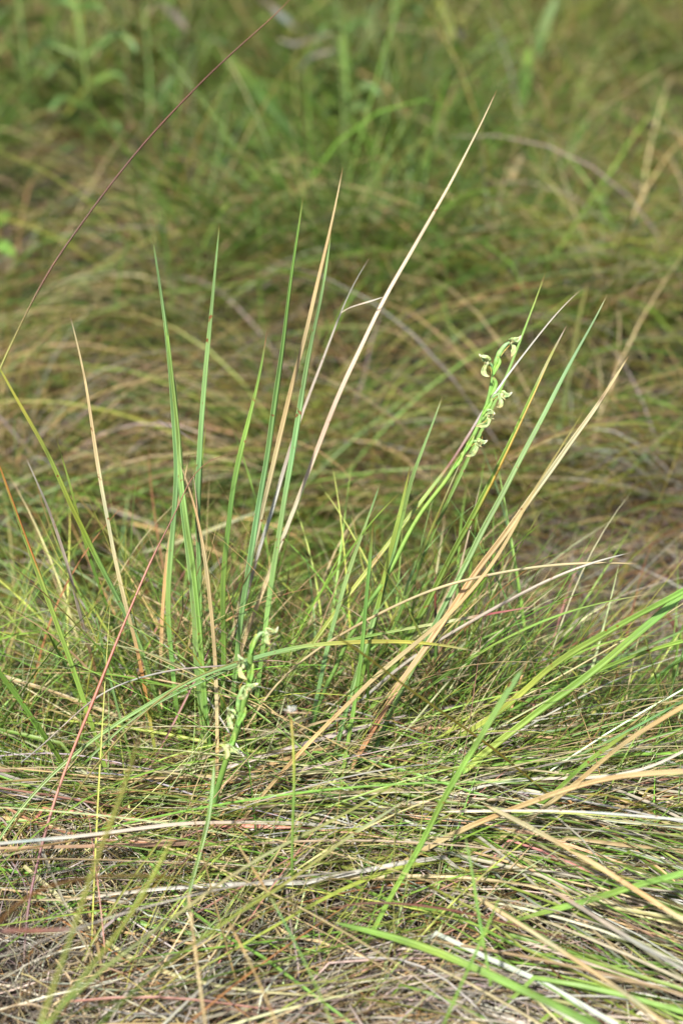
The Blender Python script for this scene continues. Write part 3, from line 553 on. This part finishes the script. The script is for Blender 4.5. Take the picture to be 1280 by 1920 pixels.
blade('blunt soft green leaf leaning right in front of the broad pair', [(984,1247),(975,1262),(966,1275),(945,1304),(930,1332),(914,1359),(896,1390),(878,1420),(860,1448),(841,1475),(826,1506),(811,1536),(790,1585),(765,1625),(740,1665),(710,1725),(680,1785)], 12, [(0,'blue'),(0.3,'fresh'),(1,'fresh')], dt=0.88, db=0.93, taper=.06)
blade('tan stem running from the right edge down to lower left', [(1310,1308),(1280,1323),(1225,1358),(1170,1390),(1125,1430),(1079,1469),(1043,1497),(1006,1524),(940,1570),(895,1608),(850,1645),(800,1690)], 9, [(0,'tan'),(1,'tan')], dt=0.9, db=None, taper=.02)
blade('thick straw stem, widest one, sweeping in low from the right edge', [(1310,1444),(1280,1448),(1220,1449),(1158,1454),(1115,1464),(1073,1475),(1030,1490),(987,1506),(940,1525),(896,1542),(850,1562),(775,1605),(700,1650),(620,1690)], 11, [(0,'straw'),(0.5,'tan'),(1,'straw')], dt=0.88, db=None, taper=.02)
blade('pale bent stem just above the widest straw one', [(1310,1392),(1280,1408),(1240,1432),(1200,1445),(1140,1457),(1060,1460),(987,1460),(940,1465),(896,1475),(850,1490),(805,1512),(740,1540),(683,1570)], 6, 'pale', dt=0.95, taper=.02)
blade('pair of thin green blades reaching the right edge, upper one', [(1300,1302),(1250,1330),(1200,1358),(1150,1384),(1100,1410),(1040,1432),(980,1458),(920,1480),(860,1500)], 5, gB, dt=0.97, taper=.05)
blade('short green leaf with pointed tip lying against the tan stem', [(1185,1368),(1160,1385),(1120,1413),(1085,1440),(1050,1478),(1010,1510),(950,1545),(900,1580)], 9, [(0,'lime'),(0.3,'fresh'),(1,'mid')], dt=0.93, taper=.12)
blade('bright wide tan blade bent over and running down to the right edge', [(905,1508),(925,1514),(950,1530),(975,1541),(1000,1555),(1032,1572),(1065,1590),(1102,1612),(1140,1635),(1170,1655),(1200,1675),(1240,1700),(1280,1725),(1320,1752)], 10, [(0,'straw'),(0.4,'tan'),(1,'straw')], dt=0.93, db=0.85, taper=.1, basew=1)
blade('bright green broad leaf low at the right edge', [(935,1738),(958,1728),(980,1720),(1010,1712),(1040,1705),(1078,1695),(1115,1685),(1152,1672),(1190,1660),(1235,1648),(1280,1637),(1320,1628)], 13, [(0,'mid'),(0.3,'fresh'),(1,'fresh')], dt=0.93, db=0.87, taper=.35, basew=1)
blade('long straw stem sloping to the bottom right corner', [(880,1674),(920,1700),(965,1725),(1000,1750),(1040,1775),(1078,1800),(1115,1825),(1150,1848),(1190,1875),(1240,1915),(1290,1960)], 8, 'straw', dt=0.88, db=0.78, taper=.1, basew=1)
blade('wide green band of leaf across the bottom centre', [(620,1728),(690,1745),(765,1765),(820,1785),(880,1810),(935,1835),(990,1862),(1050,1888),(1110,1920),(1160,1950)], 16, [(0,'mid'),(0.4,'fresh'),(1,'mid')], dt=0.90, db=0.80, taper=.25, basew=1, fold=.25)
blade('cream white flat stem running level to the right edge', [(820,1522),(880,1521),(940,1520),(1015,1520),(1090,1522),(1140,1525),(1190,1530),(1240,1533),(1310,1540)], 5, 'pale', dt=0.95, db=0.90, taper=.1, basew=1)
blade('white straw running level along the left mound top', [(640,1552),(600,1545),(525,1543),(450,1542),(385,1542),(325,1545),(285,1550),(250,1555),(190,1563),(125,1570),(60,1576),(0,1580),(-40,1586)], 7, 'pale', dt=0.98, db=0.90, taper=.1, basew=1)
blade('rose pink stem end, out of focus at the lower left edge', [(168,1740),(125,1743),(80,1745),(40,1745),(0,1745),(-50,1747)], 10, [(0,'grey'),(0.4,'pink'),(1,'pink')], dt=0.80, db=0.76, round_=True, taper=.3, basew=1, k=.6)
blade('brown blurred stem arching over the lower left', [(345,1648),(300,1642),(250,1640),(200,1642),(150,1647),(100,1655),(60,1670),(30,1690),(10,1712),(-20,1750)], 7, [(0,'olive'),(0.5,'brown'),(1,'brown')], dt=0.84, db=0.76, round_=True, taper=.2, basew=1)
blade('pale straw standing upright in the bottom left thatch', [(352,1665),(356,1705),(362,1750),(367,1788),(372,1825),(378,1872),(386,1930)], 6, 'straw', dt=0.85, db=0.80, taper=.1, basew=1)
blade('tan stem falling to the bottom edge left of centre', [(427,1725),(442,1755),(460,1785),(475,1818),(490,1850),(505,1885),(522,1930)], 5, 'tan', dt=0.85, db=0.79, round_=True, taper=.1, basew=1)
blade('thin stem fading from tan to green as it falls to the bottom', [(440,1575),(458,1602),(475,1630),(490,1652),(505,1678),(535,1732),(565,1790),(583,1828),(600,1865),(625,1925)], 4, [(0,'tan'),(0.25,'tan'),(0.4,'blue'),(1,'fresh')], dt=0.89, db=0.79, taper=.1, basew=1)
blade('long cream-green stem running from lower left corner up to the right', [(740,1470),(690,1500),(640,1530),(570,1565),(500,1600),(450,1632),(400,1665),(350,1702),(300,1740),(250,1775),(200,1810),(162,1845),(125,1880),(80,1925)], 6, [(0,'lime'),(0.5,'cream'),(1,'fresh')], dt=0.95, db=0.75, taper=.1, basew=1)
blade('second cream-green stem, parallel to the long one and below it', [(760,1500),(700,1540),(640,1578),(560,1640),(490,1685),(430,1722),(370,1765),(310,1808),(260,1850),(215,1890),(180,1930)], 6, [(0,'cream'),(0.5,'lime'),(1,'mid')], dt=0.94, db=0.74, taper=.1, basew=1)
blade('soft green stalk dropping steeply in front of the left mound', [(402,1420),(401,1460),(400,1500),(395,1527),(390,1550),(380,1582),(370,1615),(362,1645),(355,1675),(345,1710)], 9, [(0,'fresh'),(0.4,'mid'),(1,'mid')], dt=0.93, db=0.90, taper=.2)
blade('blurred olive stalk, nearest to the lens at lower left', [(262,1380),(245,1440),(225,1505),(208,1545),(190,1585),(177,1622),(165,1660),(155,1692),(145,1725),(132,1762),(120,1800),(100,1850),(75,1925)], 9, [(0,'olive'),(1,'lime')], dt=0.78, db=0.70, round_=True, taper=.2, basew=1)
blade('blurred lime stalk crossing the nearest olive one', [(330,1560),(300,1620),(262,1690),(230,1740),(190,1790),(150,1840),(110,1890),(85,1930)], 9, 'lime', dt=0.80, db=0.70, round_=True, taper=.2, basew=1)
blade('fuzzy blurred yellow-green stalk carrying a white tuft', [(545,1335),(548,1370),(552,1410),(553,1450),(551,1500),(548,1560),(546,1600),(548,1650)], 6, [(0,(236,190,120)),(0.2,'lime'),(0.6,'fresh'),(1,'mid')], dt=0.88, db=0.89, round_=True, taper=.1, basew=.8)
blade('thin brown stem leaning left at the centre right, beside the dark one', [(767,1195),(780,1222),(795,1250),(806,1274),(817,1297),(830,1330),(850,1375),(875,1430)], 3, 'rust', dt=1.0, round_=True)
blade('long thin olive stem falling from centre to lower right', [(610,1180),(650,1205),(700,1240),(750,1280),(800,1315),(860,1358),(920,1400),(980,1450),(1030,1490),(1080,1540),(1130,1600)], 5, 'olive', dt=0.86, db=None, round_=True, taper=.08)
blade('dark wiry stem with a curled tip in the right thatch', [(992,1293),(1000,1308),(1007,1325),(1012,1360),(1016,1400),(1020,1440),(1022,1480)], 3, 'dark', dt=1.05, round_=True)
blade('thin green thread upright in the right thatch, leftmost of three', [(1047,1315),(1056,1345),(1066,1380),(1078,1420),(1088,1460),(1096,1510)], 4, 'mid', dt=1.03, round_=True)
blade('thin green thread with red tip beside the dark wiry stem', [(1152,1150),(1140,1190),(1125,1240),(1110,1300),(1090,1360),(1070,1410),(1060,1440)], 4, [(0,'wine'),(0.3,'rust'),(0.5,'olive'),(1,'olive')], dt=1.16, round_=True)
blade('thin green thread, rightmost pale one leaning right in the right thatch', [(1162,1232),(1155,1262),(1142,1300),(1130,1345),(1112,1400),(1095,1450),(1080,1500)], 3, [(0,'wine'),(0.2,'lime'),(1,'fresh')], dt=1.03, round_=True)
blade('pointed green thread just below the rightmost pale one', [(1174,1290),(1160,1320),(1145,1350),(1125,1385),(1108,1420),(1090,1470)], 4, 'fresh', dt=1.02)
blade('slender green stem leaning right behind the white straw', [(985,985),(975,1010),(962,1050),(950,1105),(935,1170),(918,1230),(900,1290),(880,1350),(862,1400),(845,1480)], 4, [(0,'rust'),(0.2,'olive'),(0.4,'mid'),(1,'mid')], dt=1.12)
blade('short red-brown pointed leaf in the hollow behind the clump', [(541,1064),(541,1085),(538,1110),(533,1140),(525,1180),(516,1230),(505,1290)], 7, [(0,'rust'),(0.4,'wine'),(0.6,'olive'),(1,'mid')], dt=1.1)
blade('short yellow pointed leaf beside the red-brown one', [(549,1118),(545,1140),(540,1180),(530,1230),(518,1280),(508,1340)], 4, [(0,'tan'),(0.4,'lime'),(1,'olive')], dt=1.06)
blade('fine white hair of grass curving to the upper right of the centre', [(750,985),(720,1030),(690,1050),(655,1075),(620,1105),(585,1145),(550,1192),(520,1230)], 3, [(0,'pale'),(0.5,'grey'),(1,'ash')], dt=1.02, round_=True)
blade('flat pale yellow blade crossing level behind the clump', [(258,1038),(300,1026),(340,1015),(380,1000),(425,982),(475,962),(520,948)], 8, 'cream', dt=1.25, db=1.3, taper=.05, basew=.3)
blade('faint blue-green upright blade far behind the striped one', [(1102,527),(1090,570),(1080,620),(1068,690),(1058,750),(1048,800),(1038,840),(1028,890),(1018,950)], 11, [(0,'olive'),(1,'blue')], dt=1.5, db=None, taper=.3, k=.4, group='blades and leaves blurred behind the clump')
blade('small curled rust blade low at the right', [(1192,1527),(1184,1545),(1181,1570),(1182,1600),(1188,1632)], 4, 'rust', dt=0.98, round_=True)
blade('red fallen blade lying low at the right behind the cream stem', [(1244,1570),(1210,1563),(1170,1556),(1130,1552),(1090,1548)], 7, [(0,'rust'),(0.5,(170,80,50)),(1,'wine')], dt=1.01, db=1.01)
blade('near bright green thread rising from the bottom right of centre', [(940,1672),(925,1705),(905,1760),(885,1800),(862,1850),(840,1900),(825,1935)], 6, 'fresh', dt=0.86, db=0.80, basew=1)
blade('thin green thread crossing the near bright one', [(870,1560),(880,1600),(887,1650),(893,1700),(905,1760),(912,1800),(920,1850)], 6, [(0,'blue'),(0.3,'fresh'),(1,'fresh')], dt=0.86, db=0.85, basew=1)
blade('grey-white split stem low at the right edge', [(1020,1660),(1070,1690),(1110,1715),(1150,1740),(1200,1775),(1250,1800),(1310,1835)], 8, 'grey', dt=0.89, db=0.81, taper=.15, basew=1)
blade('long dark rose stem across the lower centre', [(600,1710),(650,1693),(700,1691),(760,1694),(820,1702),(880,1712),(940,1728),(1000,1745),(1060,1760)], 5, 'wine', dt=0.89, db=0.89, round_=True, basew=.6)

# ------------------------------------------------------------------ orchids
def piece(name, parent, pts, wpx, col, d, **kw):
    V, F, c, uv = trace(pts, wpx, col, dt=kw.pop('dt', d), db=kw.pop('db', d), **kw)
    V = V - np.array(parent_loc(parent))
    me = mesh_from(name, V, F, c, kw.get('material') or M_PETAL, uv)
    o = bpy.data.objects.new(name, me); C.objects.link(o); o.parent = parent; return o
LOC = {}
def parent_loc(p):
    q = np.zeros(3)
    while p is not None: q = q + np.array(p.location); p = p.parent
    return q

def join_rib(parts):
    V = []; F = []; c_ = []; u = []; n0 = 0
    for v, f, c, uv in parts:
        V.append(v); F.append(f + n0); c_.append(c); u.append(uv); n0 += len(v)
    return np.vstack(V), np.vstack(F), np.vstack(c_), np.vstack(u)

PET = [(0, (236, 228, 206)), (0.35, (206, 226, 170)), (1, (168, 210, 120))]
OV = [(0, (196, 222, 156)), (0.5, (166, 208, 122)), (1, (152, 196, 106))]
PT2 = [(0, (220, 206, 156)), (0.4, (196, 218, 148)), (1, (200, 226, 156))]

def orchid(label, stem, d, dfoot, flowers, bracts, wst=8):
    foot = px(*stem[-1], dfoot)
    root = bpy.data.objects.new('orchid', None); C.objects.link(root); root.location = foot; root.empty_display_size = 0.02
    tag(root, label, 'orchid', 'green flowered orchids')
    bpy.context.view_layer.update()
    def add(name, ribs, par=root, material=M_PETAL):
        V, F, c, uv = join_rib(ribs)
        me = mesh_from(name, V - foot, F, c, material, uv)
        o = bpy.data.objects.new(name, me); C.objects.link(o); o.parent = par; return o
    add('stem', [trace(stem, wst, [(0, (160, 204, 108)), (0.3, (154, 198, 98)), (1, (118, 160, 76))], k=.65, dt=d, db=dfoot, round_=True, taper=.05, basew=.7, smooth=False)], material=M_PETAL)
    for b in bracts:
        add('bract', [trace(b, 11, [(0, (196, 206, 120)), (0.3, 'fresh'), (1, (140, 200, 90))], k=.65, dt=d - .003, db=d - .003, lens=True, S=18, fold=.7)])
    for fl in flowers:
        ov, hood, lip, extra = fl
        fo = add('ovary', [trace(ov, fl_w(ov), OV, k=.62, dt=d - .004, db=d, round_=True, taper=.5, S=18, basew=.8)])
        hx, hy = hood[-1]
        # hood: dorsal sepal curving to a beak, two lateral sepals under it
        off = lambda pts, dx, dy: [(a + dx, b_ + dy) for a, b_ in pts]
        add('sepal', [trace(hood, 20, PET, k=.85, dt=d - .006, db=d - .004, wp=[(0,.06),(.2,.25),(.55,.75),(.8,1),(1,.7)], S=18, fold=.3, roll=.2)], fo)
        for s_ in (-1, 1):
            h2 = [(a + (hx - a) * 0.18, b_ + 2.2 + (hy - b_) * 0.15) for a, b_ in hood]
            add('sepal', [trace(h2, 13, PT2, k=.62, dt=d - .006 + .006 * s_, db=d - .004, wp=[(0,.06),(.4,.7),(.8,1),(1,.6)], S=14, fold=.8, roll=.5 * s_)], fo)
        add('lip', [trace(lip, 14, PT2, k=.62, dt=d - .010, db=d - .006, wp=[(0,.1),(.15,.5),(.35,.9),(.6,.65),(.8,.55),(1,1)], S=18, fold=.7)], fo)
        add('column', [trace([((hx + lip[-1][0]) / 2 + (hood[0][0] - hx) * .25, (hy + lip[-1][1]) / 2 + 3), (hx, hy + 1)], 13, [(0, (236, 236, 190)), (1, (190, 222, 130))], k=.62, dt=d - .007, db=d - .005, lens=True, round_=True, S=10)], fo)
        # fringed side lobes and column
        r2 = np.random.default_rng(int(hx * 7 + hy)); fr = []
        cx, cy_ = lip[-1]; ex, ey = hood[0]
        vx, vy = ex - cx, ey - cy_; L_ = math.hypot(vx, vy) or 1; vx /= L_; vy /= L_
        for q in range(9):
            an = r2.normal(0, 0.75); ca, sa = math.cos(an), math.sin(an); ux, uy = vx * ca - vy * sa, vx * sa + vy * ca + .3
            ln = r2.uniform(7, 12)
            fr.append(trace([(cx + ux * ln, cy_ + uy * ln), (cx + ux * ln * .5 + r2.normal(0, .8), cy_ + uy * ln * .5), (cx, cy_)], 6, [(0, (220, 190, 130)), (0.4, (224, 226, 170)), (1, (206, 222, 140))], dt=d - .008 + r2.normal(0, .003), db=d - .006, S=8, taper=.8, fold=.5))
        add('fringe', fr, fo)
        if extra: add('spur', [trace(e, 3, [(0, (224, 180, 90)), (1, (200, 214, 130))], dt=d - .006, db=d - .002, S=14, round_=True, taper=.6) for e in extra], fo)
    return root
def fl_w(ov): return 9 if len(ov) < 5 else 12

orchid('green orchid spike leaning right with five flowers, beside the withered white tip',
    [(927,684),(924,700),(921,716),(917,740),(910,765),(902,785),(894,803),(887,818),(879,833),(868,852),(857,868),(846,884),(835,902),(815,927),(790,960),(765,1002),(740,1052),(715,1097),(692,1130),(670,1170),(650,1205),(630,1250),(602,1310),(582,1375),(565,1425),(545,1462),(515,1530)], 0.99, ground_depth(515, 1530) + .01,
    [([(958,640),(948,646),(940,656),(933,668),(927,685)], [(977,628),(973,634),(966,638),(958,640),(954,641)], [(957,669),(961,663),(963,655),(961,647),(958,641)], [[(958,644),(946,657),(938,668)]]),
     ([(914,677),(919,682),(922,690),(924,700)], [(897,663),(901,668),(907,671),(912,675),(915,679)], [(918,706),(911,703),(906,697),(907,690),(911,682),(914,678)], [[(914,680),(920,692),(921,703)]]),
     ([(940,738),(931,740),(924,746),(918,756)], [(960,735),(953,740),(946,740),(938,738)], [(930,763),(936,762),(938,754),(937,746),(938,741)], [[(936,742),(928,746),(921,752)]]),
     ([(922,775),(914,776),(909,780),(903,788)], [(927,777),(925,774),(920,773),(914,775)], [(891,799),(900,798),(912,796),(916,790),(918,782)], [[(918,780),(910,790),(897,796)], [(924,786),(921,780),(917,777)]]),
     ([(896,827),(889,827),(883,830),(878,837)], [(914,825),(907,829),(901,829),(893,827)], [(872,854),(882,853),(889,848),(893,840),(894,832)], [[(892,830),(885,835),(877,842)], [(903,817),(903,823),(900,828)]])],
    [[(922,744),(918,755),(910,768),(902,781)], [(924,706),(928,716),(925,728),(919,742)], [(888,816),(884,824),(878,836),(871,848)], [(868,846),(865,855),(857,868),(850,880)], [(931,668),(935,676),(929,690),(924,704)]], wst=9)

orchid('second green orchid spike, low and softly blurred among the left blades',
    [(478,1201),(474,1213),(469,1234),(470,1250),(470,1262),(466,1289),(461,1306),(456,1322),(446,1362),(441,1378),(436,1392),(430,1410),(424,1427),(414,1458),(405,1490),(395,1540),(386,1590)], 0.93, ground_depth(386, 1590),
    [([(497,1184),(488,1188),(481,1197),(476,1208),(471,1225)], [(522,1174),(517,1183),(508,1184),(497,1184)], [(507,1207),(501,1202),(500,1194),(500,1186)], None),
     ([(455,1236),(460,1242),(464,1252),(467,1262)], [(446,1226),(450,1234),(455,1242),(458,1250)], [(463,1275),(453,1265),(450,1254),(453,1242)], None),
     ([(462,1284),(455,1290),(450,1305),(447,1320),(447,1334)], [(485,1281),(478,1284),(471,1288),(464,1290)], [(446,1309),(452,1309),(460,1303),(463,1292)], [[(455,1279),(450,1288),(450,1300)]]),
     ([(436,1336),(443,1342),(447,1350),(446,1364)], [(426,1325),(429,1332),(434,1336),(439,1342)], [(438,1368),(432,1359),(429,1348),(433,1338)], [[(424,1348),(430,1345),(435,1340)]]),
     ([(422,1397),(428,1398),(433,1400),(436,1406)], [(454,1416),(443,1409),(434,1406),(424,1397)], [(424,1424),(426,1413),(424,1404),(422,1397)], [[(418,1381),(419,1389),(423,1397)], [(402,1405),(411,1403),(421,1398)]])],
    [[(475,1243),(472,1255),(470,1270),(464,1290)], [(461,1325),(457,1338),(451,1350),(446,1362)], [(481,1187),(477,1198),(473,1212),(470,1228)], [(440,1372),(438,1384),(434,1394),(430,1408)]], wst=14)

# white tuft on the blurred stalk
ribs = []
r2 = np.random.default_rng(3)
for q in range(16):
    an = r2.uniform(-2.9, -0.2); ln = r2.uniform(7, 17)
    ribs.append(trace([(545 + math.cos(an) * ln, 1334 + math.sin(an) * ln), (545 + math.cos(an) * ln * .5 + r2.normal(0, 2), 1334 + math.sin(an) * ln * .5), (545, 1336)], 2.0, [(0, (245, 245, 240)), (1, (236,232,222))], k=1.0, dt=0.88 + r2.normal(0, .006), db=0.88, S=8, taper=.5, round_=True))
V, F, c, uv = join_rib(ribs); V0 = V[-1].copy()
me = mesh_from('seed_tuft', V - V0, F, c, M_PETAL, uv); o = bpy.data.objects.new('seed_tuft', me); C.objects.link(o); o.location = V0
tag(o, 'small white feathery tuft on top of the blurred yellow-green stalk', 'seed tuft')

# ------------------------------------------------------------------ background leaves and herbs
GB = 'broad leaves blurred in the far grass'
def far_leaf(label, pts, wpx, col, d, **kw):
    d = d * 0.9
    V, F, c, uv = trace(pts, wpx, col, dt=d, db=d + kw.pop('dd', 0.03), lens=True, fold=.3, S=22, k=kw.pop('k', .38), **kw)
    V0 = V[-1].copy(); me = mesh_from('broad_leaf', V - V0, F, c, M_GRASS, uv)
    o = bpy.data.objects.new('broad_leaf', me); C.objects.link(o); o.location = V0; tag(o, label, 'leaf', GB)

far_leaf('dark green broad leaf slanting down to the right above the clump', [(425,95),(455,135),(490,175),(520,215),(545,250),(560,290)], 34, [(0,'mid'),(1,'deep')], 2.35)
far_leaf('bright green upright leaf at upper right, above the dry blade tip', [(990,85),(989,115),(986,145),(982,175),(975,205)], 28, [(0,'fresh'),(1,'mid')], 2.5)
far_leaf('green leaf below and right of the bright upright one', [(1105,215),(1090,245),(1075,275),(1055,305),(1040,330)], 24, [(0,'mid'),(1,'mid')], 2.4)
far_leaf('bluish green leaf at the top edge, right of centre', [(1045,-10),(1030,25),(1018,60),(1005,95),(995,120)], 26, [(0,'blue'),(1,'mid')], 2.9, k=.4)
far_leaf('yellowish green leaf at the top edge above the pale seed patch', [(820,-15),(828,15),(840,45),(852,80),(860,120)], 22, [(0,'lime'),(0.6,'lime'),(1,'deep')], 2.9)
far_leaf('dark green leaf under the yellowish one at the top', [(850,70),(856,95),(862,120),(860,145)], 24, 'deep', 2.7)
far_leaf('pale green leaf leaning left at far right', [(1222,182),(1228,205),(1238,235),(1250,270)], 18, [(0,'blue'),(1,'mid')], 2.5)
far_leaf('lime leaf at the top left edge of the view', [(140,-20),(146,20),(152,60),(158,105)], 18, 'lime', 2.8)
far_leaf('rounded green leaf cut by the left edge, upper one', [(18,395),(8,408),(-6,418),(-20,425)], 26, 'fresh', 1.95)
far_leaf('rounded green leaf cut by the left edge, lower one', [(32,482),(20,470),(4,460),(-14,450)], 28, 'fresh', 1.95)
far_leaf('pale blue-green leaf upper left among the herbs', [(330,140),(315,160),(300,185),(292,205)], 20, 'blue', 2.5)
far_leaf('withered cream leaf near the top centre, upper one', [(625,62),(600,68),(575,78),(548,82),(520,72)], 9, 'grey', 2.7, k=.35)
far_leaf('withered cream leaf near the top centre, lower one', [(640,92),(615,98),(590,104),(570,118),(560,140)], 9, 'grey', 2.65, k=.35)
far_leaf('withered cream leaf slanting at the top edge right of the brown stalk', [(480,-8),(505,12),(530,32),(560,58)], 16, 'grey', 2.9)
far_leaf('withered grey leaf left of the brown stalk at the top edge', [(295,2),(318,18),(338,38),(352,60)], 18, 'grey', 2.9)
far_leaf('whitish dry scrap of leaf near the top right of centre', [(850,52),(858,58),(864,66),(860,76)], 16, 'pale', 2.7, k=.4)
far_leaf('beige dry leaf behind the tallest dry blade tip', [(955,345),(962,325),(970,308),(978,290)], 16, 'straw', 2.3)
far_leaf('small yellow leaf right of centre in the far grass', [(1122,488),(1130,496),(1134,504),(1128,515)], 18, (0 and 'lime') or [(0,(226,206,60)),(1,(206,196,60))], 1.95)
far_leaf('light green leaf on the right of the clump, far back', [(640,60),(645,95),(648,130),(650,175)], 22, 'fresh', 2.6)
far_leaf('curled tan scrap standing in the thatch at right', [(1068,1060),(1078,1068),(1088,1078),(1080,1092)], 12, 'pale', 1.36)
far_leaf('twisted tan leaf in the thatch at the right edge', [(1255,1130),(1250,1150),(1262,1172),(1272,1200)], 10, 'pink', 1.25)

def herb(label, stem, pairs, d, wleaf, col, scol='mid'):
    d = d * 0.88; stem = stem + [(stem[-1][0] + 4, stem[-1][1] + 120)]
    foot = px(*stem[-1], d)
    root = bpy.data.objects.new('leafy_herb', None); C.objects.link(root); root.location = foot; root.empty_display_size = .05
    tag(root, label, 'herb', 'leafy herbs in the far grass')
    def add(name, rib):
        V, F, c, uv = rib; me = mesh_from(name, V - foot, F, c, M_GRASS, uv)
        o = bpy.data.objects.new(name, me); C.objects.link(o); o.parent = root
    add('stem', trace(stem, 7, scol, dt=d, db=d, round_=True, taper=.1))
    r2 = np.random.default_rng(int(stem[0][0]) + 1)
    for (sx, sy, L_) in pairs:
        for s_ in (-1, 1):
            a = r2.uniform(.15, .55); dz = r2.normal(0, .05)
            add('leaf', trace([(sx + s_ * L_, sy - L_ * a + L_ * .35), (sx + s_ * L_ * .7, sy - L_ * a), (sx + s_ * L_ * .35, sy - L_ * a * .7), (sx, sy)], wleaf, col, dt=d - .06 + dz, db=d, lens=True, fold=.3, S=14, roll=r2.normal(0, .4), k=.36))
herb('pale leaved herb with paired narrow leaves at the upper left', [(140,-40),(148,40),(158,110),(165,180),(168,250),(170,330)], [(146,20,50),(156,112,105),(164,160,80),(167,205,75),(169,245,60),(145,-20,40)], 2.55, 17, [(0,'blue'),(1,'fresh')])
herb('bluish herb with narrow leaves at the top centre', [(640,20),(645,90),(650,160),(648,240),(650,300)], [(645,60,50),(648,140,60),(649,185,65),(648,215,45)], 2.5, 15, [(0,'blue'),(1,'mid')])
herb('dark herb with thin leaves in the top left corner', [(30,-40),(40,40),(48,130),(50,200)], [(34,0,55),(40,50,60),(46,110,55),(48,150,45)], 2.9, 14, [(0,'mid'),(1,'deep')])
herb('low dark green herb at the top left, right of the pale leaved one', [(270,-10),(275,60),(280,130),(282,200)], [(272,10,50),(276,70,60),(279,120,50)], 2.9, 14, [(0,'mid'),(1,'deep')])
herb('dark herb near the top edge, right of centre', [(735,-50),(738,20),(742,90),(745,160)], [(736,-20,50),(738,30,55),(741,80,45)], 3.1, 13, [(0,'blue'),(1,'deep')])
